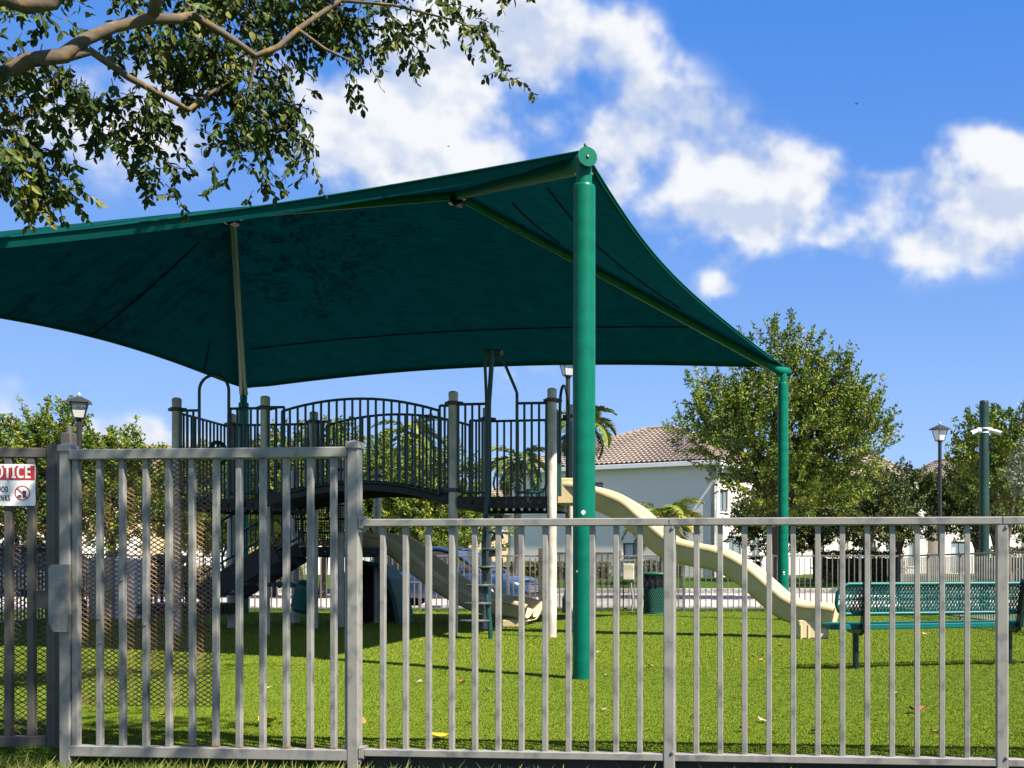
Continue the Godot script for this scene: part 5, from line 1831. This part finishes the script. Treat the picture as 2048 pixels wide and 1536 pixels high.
func make_trees() -> void:
	# the big tree at the right, beyond the fence
	tree("large rounded green tree right of the house, behind the right canopy post", P(0.85, 0.05, 34.0), 2.6, 0.19, [
		[Vector3(0.3, 5.0, 0), Vector3(2.6, 1.9, 2.2), 3.0], [Vector3(-1.45, 5.0, 0.3), Vector3(1.5, 1.2, 1.5), 1.2], [Vector3(1.9, 4.7, 0.2), Vector3(1.5, 1.6, 1.5), 1.3], [Vector3(0.2, 6.9, 0), Vector3(1.3, 1.3, 1.2), 1.0], [Vector3(0.2, 3.3, 0.4), Vector3(1.7, 0.8, 1.5), 0.8], [Vector3(1.6, 6.3, 0.0), Vector3(0.9, 1.1, 0.9), 0.7], [Vector3(-1.9, 5.9, 0.0), Vector3(0.9, 0.9, 0.9), 0.5], [Vector3(2.4, 5.6, 0.0), Vector3(0.8, 0.9, 0.8), 0.4], [Vector3(1.0, 2.9, 0.2), Vector3(1.7, 0.7, 1.4), 0.6]], 1500, 38, 0.125, MID, "leaf_mid", "bark_dark", "", 0.7)
	# row in the middle behind the bridge
	for q in [[-15.6, 36.0, 5.6, 1.25, "slender green tree behind the arched bridge, left of its middle"], [-13.6, 35.0, 5.9, 1.3, "slender green tree behind the middle of the arched bridge"], [-11.8, 36.0, 5.4, 1.35, "slender green tree behind the right end of the arched bridge"], [-9.8, 34.5, 4.9, 1.5, "bushy green tree behind the right tower of the play structure"], [-17.6, 37.0, 4.9, 1.4, "small green tree behind the left tower of the play structure"]]:
		var h: float = q[2]
		var r: float = q[3]
		tree(q[4], P(q[0], 0.0, q[1]), 1.5, 0.12, [[Vector3(0, h * 0.52, 0), Vector3(r * 1.15, h * 0.24, r), 2.0], [Vector3(0.2, h * 0.75, 0), Vector3(r * 0.75, h * 0.2, r * 0.7), 1.0], [Vector3(-0.5, h * 0.66, 0.1), Vector3(r * 0.5, h * 0.2, r * 0.5), 0.6], [Vector3(0.5, h * 0.36, 0.2), Vector3(r, h * 0.12, r), 0.8]], 560, 36, 0.13, MID, "leaf_mid", "bark_dark", "trees behind the bridge", 0.5)
	# left cluster
	for q in [[-25.3, 36.5, 6.0, 1.7, "bushy tree at the left edge under the shade canopy"], [-23.2, 36.5, 6.6, 1.5, "tall bushy tree left of the left street lamp"], [-21.4, 37.0, 5.8, 1.3, "bushy tree right behind the left street lamp"], [-19.6, 38.5, 5.2, 1.0, "small pointed tree right of the left street lamp"], [-27.2, 38.0, 5.6, 1.7, "dark bushy tree behind the notice sign"]]:
		var h: float = q[2]
		var r: float = q[3]
		tree(q[4], P(q[0], 0.0, q[1]), 1.6, 0.14, [[Vector3(0, h * 0.52, 0), Vector3(r * 1.1, h * 0.24, r), 2.0], [Vector3(0.35, h * 0.76, 0), Vector3(r * 0.55, h * 0.2, r * 0.55), 0.9], [Vector3(-0.55, h * 0.7, 0.1), Vector3(r * 0.5, h * 0.22, r * 0.5), 0.8]], 540, 36, 0.13, MID, "leaf_mid", "bark_dark", "trees at the far left", 0.55)
	# darker trees before the houses on the right
	for q in [[3.0, 50.0, 4.6, 2.0, "dark dense tree just right of the large rounded tree"], [6.3, 47.0, 5.1, 2.2, "dark green tree behind the right street lamp"], [9.6, 46.0, 5.6, 2.0, "dark green tree behind the camera pole"], [9.0, 38.0, 6.8, 1.9, "tall light green tree at the right edge beside the camera pole"], [11.6, 52.0, 5.4, 2.4, "far green tree at the right edge of the picture"], [4.7, 44.0, 4.5, 1.7, "mid-sized tree between the large rounded tree and the right street lamp"], [1.1, 49.0, 4.2, 1.8, "low dark tree behind the trunk of the large rounded tree"]]:
		var h: float = q[2]
		var r: float = q[3]
		tree(q[4], P(q[0], 0.15, q[1]), 1.5, 0.14, [[Vector3(0, h * 0.6, 0), Vector3(r * 1.15, h * 0.25, r), 2.0], [Vector3(0.5, h * 0.8, 0), Vector3(r * 0.7, h * 0.17, r * 0.7), 0.9], [Vector3(-0.8, h * 0.72, 0.1), Vector3(r * 0.6, h * 0.2, r * 0.6), 0.8]], 560, 34, 0.14, DARK if h < 6.0 else MID, "leaf_dark" if h < 6.0 else "leaf_mid", "bark_grey", "trees before the row houses", 0.5)
	# grey-white flowering shrub crown at the right edge
	tree("pale grey-leaved small tree at the right edge", P(8.05, 0.05, 31.5), 1.7, 0.1, [[Vector3(0, 3.6, 0), Vector3(0.6, 0.8, 0.6), 1.0]], 200, 12, 0.1, [[0.2, 0.21, 0.17], [0.15, 0.17, 0.12], [0.1, 0.13, 0.07]], "leaf_mid", "bark_grey")
	# palms
	var gold := [[0.24, 0.26, 0.03], [0.17, 0.21, 0.025], [0.32, 0.3, 0.04]]
	palm("tall palm whose crown shows right of the thick green post", P(-5.33, 0.05, 34.5), 4.75, 1.45, 15, MID, 1.2)
	palm("slim palm behind the right tower railing", P(-7.6, 0.05, 36.0), 3.7, 1.4, 13, MID, 1.15)
	palm("palm standing above the trees behind the arched bridge", P(-11.9, 0.05, 38.5), 4.9, 1.6, 13, MID, 1.1)
	palm("low yellow-green young palm before the house wall", P(-3.65, 0.25, 46.0), 2.0, 2.2, 18, gold, 1.0)
	palm("low dark palm at the left edge behind the swing gate", P(-27.0, 0.1, 40.5), 1.5, 1.9, 12, DARK, 1.1)
	# hedges by the houses
	var hed := [[0.08, 0.1, 0.015], [0.12, 0.14, 0.02], [0.06, 0.08, 0.015]]
	hedge("low yellow-green hedge at the foot of the house wall", -14.0, -6.5, 51.0, 51.8, 0.32, 0.75, hed)
	hedge("small hedge by the house wall beside the green bin", -5.6, -3.2, 52.4, 53.2, 0.38, 0.75, hed)
	hedge("bright shrub hedge at the corner of the white house", -0.9, 0.6, 50.2, 51.0, 0.33, 1.0, hed)
	hedge("long dark clipped hedge before the white row houses", 3.0, 6.7, 47.6, 48.6, 0.22, 1.3, [[0.04, 0.06, 0.012], [0.06, 0.08, 0.015], [0.1, 0.1, 0.02]])
	hedge("dark hedge behind the fence at the right edge", 8.9, 14.5, 41.6, 42.6, 0.06, 1.5, [[0.03, 0.045, 0.012], [0.045, 0.06, 0.015]])
	hedge("dark green hedge beyond the far fence at the left", -34.0, -17.5, 42.5, 43.5, 0.08, 0.8, hed)

func grass_copies(called: String, m: Mesh, mat_: Material, spots: Array) -> void:
	var mm := MultiMesh.new()
	mm.transform_format = MultiMesh.TRANSFORM_3D
	mm.mesh = m
	mm.instance_count = spots.size()
	for i in spots.size():
		mm.set_instance_transform(i, spots[i])
	var o := MultiMeshInstance3D.new()
	o.name = numbered(called)
	o.multimesh = mm
	o.material_override = mat_
	add_child(o)
	o.set_meta("kind", "stuff")

func tuft(n: int, h: float, w: float, spread: float, tones: Array, lean: float) -> ArrayMesh:
	var s := Shape.new()
	s.tinted = true
	for i in n:
		var p := Vector3(rng.randf_range(-spread, spread), 0, rng.randf_range(-spread, spread))
		var d := (Vector3(rng.randf_range(-lean, lean), 1, rng.randf_range(-lean, lean))).normalized()
		var side := d.cross(ball_point()).normalized() * w
		var hh := h * rng.randf_range(0.6, 1.2)
		s.tint = pick(tones)
		var nn := side.cross(d).normalized()
		var bend := Vector3(d.x, -0.1, d.z) * hh * 0.35
		var mid := p + d * hh * 0.55
		s.quad(p - side, p + side, mid + side * 0.8, mid - side * 0.8, nn)
		s.tri(mid - side * 0.8, mid + side * 0.8, p + d * hh + bend, nn, nn, nn)
	return s.mesh()

func make_grass() -> void:
	var tones := [[0.1, 0.165, 0.012], [0.128, 0.2, 0.014], [0.155, 0.22, 0.018], [0.075, 0.125, 0.01], [0.24, 0.28, 0.045]]
	var spots := []
	for i in 210000:
		var d := 5.0 + 6.2 * pow(rng.randf(), 1.35)
		var x := rng.randf_range(-0.72, 0.27) * d
		if d < fence_depth(x) + 0.03: continue
		spots.append(Transform3D(Basis(Vector3.UP, rng.randf() * TAU).scaled(Vector3.ONE * rng.randf_range(0.8, 1.25)), P(x, turf_height(x, d) - 0.002, d)))
	grass_copies("turf_blades", tuft(7, 0.014, 0.0013, 0.011, tones, 0.55), M.turf_blade, spots)
	M_meta("turf_blades", "short artificial grass of the playground nearest the low fence", "grass")
	spots = []
	for i in 130000:
		var d := 10.5 + 12.7 * pow(rng.randf(), 1.3)
		var x := rng.randf_range(-0.72, 0.27) * d
		if x < -12.5 or x > 4.5: continue
		spots.append(Transform3D(Basis(Vector3.UP, rng.randf() * TAU).scaled(Vector3.ONE * rng.randf_range(0.9, 1.4)), P(x, -0.002, d)))
	grass_copies("turf_blades", tuft(8, 0.015, 0.002, 0.03, tones, 0.55), M.turf_blade, spots)
	M_meta("turf_blades_001", "short artificial grass farther back under the play structure", "grass")
	# weeds and rough grass along the outer foot of the fence
	spots = []
	for i in 2600:
		var x := rng.randf_range(-4.2, 2.6)
		var back := -0.02 - 0.5 * rng.randf() * rng.randf()
		if x > -1.85 and rng.randf() < 0.45: continue
		if x > 0.9 and rng.randf() < 0.4: continue
		spots.append(Transform3D(Basis(Vector3.UP, rng.randf() * TAU).scaled(Vector3.ONE * rng.randf_range(0.45, 1.25)), near_at(x, -0.077, back)))
	var wild := [[0.08, 0.15, 0.018], [0.12, 0.2, 0.025], [0.055, 0.11, 0.015], [0.2, 0.2, 0.06]]
	grass_copies("weeds", tuft(6, 0.11, 0.0042, 0.03, wild, 0.75), M.grass_blade, spots)
	M_meta("weeds", "rough grass and weeds along the foot of the fence", "grass")
	# rough strip between turf and road
	spots = []
	for i in 16000:
		spots.append(Transform3D(Basis(Vector3.UP, rng.randf() * TAU).scaled(Vector3.ONE * rng.randf_range(0.5, 1.1)), P(rng.randf_range(-16.0, 6.5), -0.09, rng.randf_range(23.2, 24.9))))
	grass_copies("verge_grass", tuft(6, 0.14, 0.006, 0.05, wild, 0.6), M.grass_blade, spots)
	M_meta("verge_grass", "yellowish grass strip at the foot of the far fence", "grass")

func M_meta(called: String, label: String, category: String) -> void:
	var o := get_node(NodePath(called))
	tag(o, label, category)

func whereabouts(x: float, d: float) -> String:
	if d > 13.0: return "in front of the far fence, right half" if x > -3.0 else "in the shade under the play structure"
	if d < 6.6: return "just behind the gate panel" if x < -2.0 else "close behind the low fence, left bay" if x < -0.4 else "close behind the low fence, right bay"
	if x > 0.8: return "around the bench"
	if x > -0.6: return "between the thick green post and the bench"
	if x > -2.4: return "around the thick green post"
	return "on the sunlit patch behind the gate panel"

func make_fallen_leaves() -> void:
	var meshes := []
	for v in 4:
		var s := Shape.new()
		s.tinted = true
		s.tint = Color(1, 1, 1)
		var curl := rng.randf_range(0.2, 0.7)
		var rows := []
		for i in 6:
			var f := i / 5.0
			var w := 0.028 * sin(PI * clampf(f, 0.06, 0.97)) * rng.randf_range(0.85, 1.15)
			var y := 0.012 + curl * 0.03 * (f - 0.4) * (f - 0.4) * 3.0
			rows.append([Vector3(-w, y + curl * 0.016, (f - 0.5) * 0.085), Vector3(0, y, (f - 0.5) * 0.085), Vector3(w, y + curl * rng.randf_range(0.004, 0.024), (f - 0.5) * 0.085)])
		for i in 5:
			for k in 2:
				s.quad(rows[i][k], rows[i][k + 1], rows[i + 1][k + 1], rows[i + 1][k], Vector3.UP)
		s.tube([Vector3(0, 0.014, -0.042), Vector3(0.004, 0.012, -0.065)], 0.0015, 4)
		meshes.append(s.mesh())
	var kinds := [["brown", 0.14, 0.075, 0.035], ["tan", 0.28, 0.18, 0.08], ["reddish", 0.22, 0.09, 0.05], ["pale", 0.3, 0.24, 0.15], ["dark", 0.05, 0.03, 0.02], ["yellow", 0.42, 0.3, 0.03]]
	var mats := []
	for k in kinds:
		var m: StandardMaterial3D = mat("dry_leaf_" + k[0], lin(k[1], k[2], k[3]), 0.8, 0.0, 0.25)
		mats.append(m)
	var place := func(x: float, d: float, kind: int, big: float, label: String) -> void:
		var o := single("fallen_leaf", meshes[rng.randi() % 4], mats[kind], label, "leaf", P(x, turf_height(x, d) + 0.005, d), "dry leaves on the turf")
		o.rotation = Vector3(rng.randf_range(-0.2, 0.2), rng.randf() * TAU, rng.randf_range(-0.2, 0.2))
		o.scale = Vector3.ONE * big
	place.call(-2.72, 6.2, 5, 1.7, "large bright yellow leaf on the turf behind the gate panel")
	place.call(-2.23, 6.28, 1, 1.2, "curled tan leaf on the turf right behind the tall post")
	place.call(-1.62, 5.75, 5, 1.1, "yellow leaf at the foot of the low fence")
	place.call(1.05, 6.95, 2, 1.5, "dark red leaf on the turf in front of the bench")
	for i in 84:
		var d := 5.8 + 14.0 * pow(rng.randf(), 1.15)
		var x := rng.randf_range(-0.62, 0.24) * d
		if x < -11.5 or x > 4.0: continue
		var k := rng.randi() % 5
		place.call(x, d, k, rng.randf_range(0.6, 1.0), "small %s dry leaf on the turf %s" % [kinds[k][0], whereabouts(x, d)])

# ---------- buildings ----------

func wall_panel(w: float, h: float, holes: Array, thick: float) -> ArrayMesh:
	# a wall in its own x-y plane facing +z, with rectangular openings [x0, y0, x1, y1]
	var s := Shape.new()
	var xs := [0.0, w]
	var ys := [0.0, h]
	for q in holes:
		xs.append(q[0]); xs.append(q[2]); ys.append(q[1]); ys.append(q[3])
	xs.sort(); ys.sort()
	for i in xs.size() - 1:
		for j in ys.size() - 1:
			var cx: float = (xs[i] + xs[i + 1]) / 2.0
			var cy: float = (ys[j] + ys[j + 1]) / 2.0
			var open := false
			for q in holes:
				if cx > q[0] and cx < q[2] and cy > q[1] and cy < q[3]: open = true
			if open or xs[i + 1] - xs[i] < 1e-5 or ys[j + 1] - ys[j] < 1e-5: continue
			for z in [0.0, -thick]:
				s.quad(Vector3(xs[i], ys[j], z), Vector3(xs[i + 1], ys[j], z), Vector3(xs[i + 1], ys[j + 1], z), Vector3(xs[i], ys[j + 1], z), Vector3(0, 0, 1 if z == 0.0 else -1))
	for q in holes + [[0.0, 0.0, w, h]]:
		var c := Vector3((q[0] + q[2]) / 2.0, (q[1] + q[3]) / 2.0, -thick / 2.0)
		var sign_ := -1.0 if q[0] == 0.0 and q[2] == w and q[1] == 0.0 and q[3] == h else 1.0
		var k := [Vector3(q[0], q[1], 0), Vector3(q[2], q[1], 0), Vector3(q[2], q[3], 0), Vector3(q[0], q[3], 0)]
		for i in 4:
			var a: Vector3 = k[i]
			var b: Vector3 = k[(i + 1) % 4]
			s.quad(a, b, b - Vector3(0, 0, thick), a - Vector3(0, 0, thick), (c - (a + b) / 2.0) * sign_)
	return s.mesh()

func house_wall(H: Node3D, a: Vector3, b: Vector3, h: float, m: Material, holes: Array) -> void:
	# wall from a to b; the outside lies to the right when walking from b to a
	var d := b - a
	var w := d.length()
	var wall := part(H, "wall", wall_panel(w, h, holes, 0.2), m, a)
	wall.rotation.y = atan2(-d.z, d.x)
	for q in holes:
		var ww: float = q[2] - q[0]
		var hh: float = q[3] - q[1]
		var s := Shape.new()
		for e in [[Vector3(0, 0.03, 0), Vector3(ww, 0.03, 0)], [Vector3(0, hh - 0.03, 0), Vector3(ww, hh - 0.03, 0)]]:
			s.prism(e[0], e[1], 0.06, 0.05, 0.004, Vector3.UP)
		for x in [0.03, ww / 2.0, ww - 0.03]:
			s.prism(Vector3(x, 0.061, 0), Vector3(x, hh - 0.061, 0), 0.06 if x != ww / 2.0 else 0.045, 0.05, 0.004)
		var win := part(wall, "window", s.mesh(), M.window_frame, Vector3(q[0], q[1], -0.09))
		s = Shape.new()
		s.quad(Vector3(0.05, 0.05, 0), Vector3(ww - 0.05, 0.05, 0), Vector3(ww - 0.05, hh - 0.05, 0), Vector3(0.05, hh - 0.05, 0), Vector3.BACK)
		var g := part(wall, "pane", s.mesh(), M.window_glass, Vector3(q[0], q[1], -0.1))
		# a curtain drawn half across
		s = Shape.new()
		var folds := 8
		for i in folds:
			var c0 := 0.02 + ww * 0.42 * i / folds
			var c1 := 0.02 + ww * 0.42 * (i + 1) / folds
			s.quad(Vector3(c0, 0.02, 0.03 * (i % 2)), Vector3(c1, 0.02, 0.03 * ((i + 1) % 2)), Vector3(c1, hh - 0.02, 0.03 * ((i + 1) % 2)), Vector3(c0, hh - 0.02, 0.03 * (i % 2)), Vector3.BACK)
		part(wall, "curtain", s.mesh(), M.curtain, Vector3(q[0], q[1], -0.26))
		s = Shape.new()
		s.prism(Vector3(-0.08, -0.045, 0.03), Vector3(ww + 0.08, -0.045, 0.03), 0.08, 0.06, 0.006, Vector3.UP)
		part(wall, "window_sill", s.mesh(), M.trim_white, Vector3(q[0], q[1], 0.002))

func tile_facet(s: Shape, e0: Vector3, e1: Vector3, t0: Vector3, t1: Vector3) -> void:
	# rows of barrel tiles on one slope of a roof
	var ed := (e1 - e0).normalized()
	var mid_e := (e0 + e1) / 2.0
	var mid_t := (t0 + t1) / 2.0
	var slope := (mid_t - mid_e)
	var rows := int(ceil(slope.length() / 0.36))
	var nrm := ed.cross(slope).normalized()
	if nrm.y < 0.0: nrm = -nrm
	var pitch := 0.3
	for r in rows:
		var v0 := r / float(rows)
		var v1 := (r + 1.0) / rows
		var l0 := e0.lerp(t0, v0)
		var r0 := e1.lerp(t1, v0)
		var l1 := e0.lerp(t0, v1)
		var r1 := e1.lerp(t1, v1)
		var n := maxi(1, int(ceil((r0 - l0).length() / pitch * 6.0)))
		for i in n:
			var g := []
			for q in [[i, 0], [i + 1, 0], [i + 1, 1], [i, 1]]:
				var f: float = q[0] / float(n)
				var p := l0.lerp(r0, f) if q[1] == 0 else l1.lerp(r1, f)
				var ph := (p - e0).dot(ed) / pitch * PI
				g.append(p + nrm * (absf(sin(ph)) * 0.07 + (0.055 if q[1] == 0 else 0.0)))
			s.quad(g[0], g[1], g[2], g[3], nrm)
			s.quad(g[0], g[1], g[1] - nrm * 0.055, g[0] - nrm * 0.055, -slope)

func hip_roof(H: Node3D, c: Array, y: float, over: float, rise: float) -> void:
	# c: four corners of the plan in order; the ridge runs along the longer side
	var o: Vector3 = (c[0] + c[1] + c[2] + c[3]) / 4.0
	var q := []
	for p in c:
		var d: Vector3 = p - o
		q.append(o + d + d.normalized() * over * 1.414 + Vector3(0, y, 0))
	var long_first: bool = (c[1] - c[0]).length() >= (c[2] - c[1]).length()
	var a: int = 0 if long_first else 1
	var e := [q[a], q[(a + 1) % 4], q[(a + 2) % 4], q[(a + 3) % 4]]
	var wide: float = (e[2] - e[1]).length()
	var along: Vector3 = (e[1] - e[0]).normalized()
	var r0: Vector3 = (e[0] + e[3]) / 2.0 + along * wide / 2.0 + Vector3(0, rise, 0)
	var r1: Vector3 = (e[1] + e[2]) / 2.0 - along * wide / 2.0 + Vector3(0, rise, 0)
	var s := Shape.new()
	tile_facet(s, e[0], e[1], r0, r1)
	tile_facet(s, e[1], e[2], r1, r1)
	tile_facet(s, e[2], e[3], r1, r0)
	tile_facet(s, e[3], e[0], r0, r0)
	var roof := part(H, "roof", s.mesh(), M.roof_tile)
	for k in [[e[0], r0], [e[3], r0], [e[1], r1], [e[2], r1], [r0, r1]]:
		var n := int((k[1] - k[0]).length() / 0.4)
		var cs := Shape.new()
		for i in n:
			var p0: Vector3 = k[0].lerp(k[1], i / float(n)) + Vector3(0, 0.07, 0)
			var p1: Vector3 = k[0].lerp(k[1], (i + 1.08) / float(n)) + Vector3(0, 0.05, 0)
			cs.tube([p0, p1], [0.13, 0.1], 8)
		part(roof, "ridge_tiles", cs.mesh(), M.roof_tile)
	# fascia and soffit
	s = Shape.new()
	for i in 4:
		var p0: Vector3 = e[i] - Vector3(0, 0.12, 0)
		var p1: Vector3 = e[(i + 1) % 4] - Vector3(0, 0.12, 0)
		s.prism(p0, p1, 0.22, 0.1, 0.01, Vector3.UP)
	part(roof, "fascia", s.mesh(), M.trim_white)
	s = Shape.new()
	s.quad(e[0] - Vector3(0, 0.2, 0), e[1] - Vector3(0, 0.2, 0), e[2] - Vector3(0, 0.2, 0), e[3] - Vector3(0, 0.2, 0), Vector3.DOWN)
	part(roof, "soffit", s.mesh(), M.soffit)

func house(label: String, corner: Vector3, along: Vector3, w: float, deep: float, h: float, m: Material, holes_side: Array, holes_front: Array, rise: float) -> Node3D:
	# corner: the near right corner; one wall runs from it along -along for w, the other away at a right angle for deep
	var H := thing("house", label, "house", Vector3.ZERO, 0.0, "houses around the playground")
	var away := along.cross(Vector3.UP)
	if away.z > 0.0: away = -away
	var A := corner - along * w
	var B := corner
	var C := corner + away * deep
	var D := A + away * deep
	house_wall(H, A, B, h, m, holes_side)
	house_wall(H, B, C, h, m, holes_front)
	house_wall(H, C, D, h, m, [])
	house_wall(H, D, A, h, m, [])
	hip_roof(H, [Vector3(A.x, 0, A.z), Vector3(B.x, 0, B.z), Vector3(C.x, 0, C.z), Vector3(D.x, 0, D.z)], corner.y + h, 0.42, rise)
	return H

func make_houses() -> void:
	var al := Vector3(0.9, 0, 0.436)
	var H := house("two-storey white house with tiled hip roof behind the slide", P(-1.75, 0.38, 54.0), al, 12.6, 11.0, 5.75, M.stucco_white, [[4.9, 3.6, 6.1, 4.9], [7.3, 0.9, 8.5, 1.75], [1.2, 3.4, 2.4, 4.7]], [[0.6, 3.3, 1.5, 4.4], [1.4, 0.05, 3.0, 2.1], [4.2, 0.9, 5.2, 2.2], [4.2, 3.4, 5.2, 4.6]], 2.5)
	# downpipe on the corner, dish on the roof
	var s := Shape.new()
	s.tube([P(-1.62, 0.4, 53.88), P(-1.62, 5.2, 53.88), P(-1.3, 5.75, 53.6)], 0.06, 8)
	part(H, "downpipe", s.mesh(), M.trim_white)
	s = Shape.new()
	s.tube([P(-3.4, 7.0, 57.0), P(-3.4, 7.75, 57.0)], 0.03, 6)
	s.lathe(P(-3.4, 7.75, 57.0), [[0.0, 0.0], [0.12, 0.02], [0.22, 0.07], [0.27, 0.13], [0.2, 0.09], [0.0, 0.03]], 14)
	part(H, "roof_vent", s.mesh(), M.steel)
	# white row houses to the right
	for q in [["white row house with dark windows behind the large rounded tree", 5.6, 68.0, 6.5], ["white row house behind the dark hedge, left of the street lamp", 11.4, 70.5, 6.0], ["white row house behind the camera pole at the right", 18.0, 73.0, 6.4], ["white row house at the right edge of the picture", 24.5, 75.5, 6.2]]:
		house(q[0], P(q[1], 0.45, q[2]), Vector3(0.94, 0, -0.34), q[3] - 0.4, 9.0, 5.6, M.stucco_white, [[0.7, 0.05, 1.9, 2.1], [2.6, 0.9, 3.3, 2.1], [4.2, 0.5, 5.0, 2.1], [0.9, 3.3, 1.9, 4.5], [3.6, 3.3, 4.6, 4.5]], [[1.0, 0.9, 2.0, 2.1]], 2.2)
	# cream houses at the left and in the middle, half hidden by trees
	H = house("cream house with pale garage doors behind the gate mesh", P(-27.5, 0.3, 62.0), Vector3(0.97, 0, -0.24), 15.0, 10.0, 5.4, M.stucco_cream, [[9.6, 3.2, 10.8, 4.5], [12.6, 3.2, 13.6, 4.5], [3.0, 3.2, 4.2, 4.5]], [], 2.3)
	for x in [-40.5, -36.4, -31.6]:
		s = Shape.new()
		for k in 4:
			s.prism(Vector3(0, 0.3 + 0.56 * k, 0), Vector3(2.9, 0.3 + 0.56 * k, -0.0), 0.54, 0.06, 0.02, Vector3.UP)
		var g := part(H, "garage_door", s.mesh(), M.garage_white, P(x, 0.32, 62.0 + (x + 27.5) * 0.247 - 0.05))
		g.rotation.y = atan2(0.24, 0.97)
	house("white house seen through the rusty mesh left of the play structure", P(-17.8, 0.3, 66.0), Vector3(0.98, 0, -0.2), 8.5, 9.0, 5.4, M.stucco_white, [[1.2, 3.3, 2.2, 4.5], [5.0, 3.3, 6.0, 4.5], [3.2, 0.5, 4.6, 2.1]], [], 2.2)
	house("cream house behind the trees beyond the arched bridge", P(-8.2, 0.3, 78.0), Vector3(1, 0, 0), 12.0, 9.0, 5.2, M.stucco_cream, [[2.0, 3.2, 3.2, 4.4], [7.0, 3.2, 8.2, 4.4], [4.5, 0.4, 6.4, 2.1], [9.0, 0.3, 11.2, 2.2]], [], 2.2)

func _ready() -> void:
	rng.seed = 4
	make_materials()
	camera_and_light()
	make_ground()
	make_houses()
	make_sail()
	make_near_fence()
	make_far_fences()
	make_play()
	make_small_things()
	make_trees()
	make_near_tree()
	make_grass()
	make_fallen_leaves()
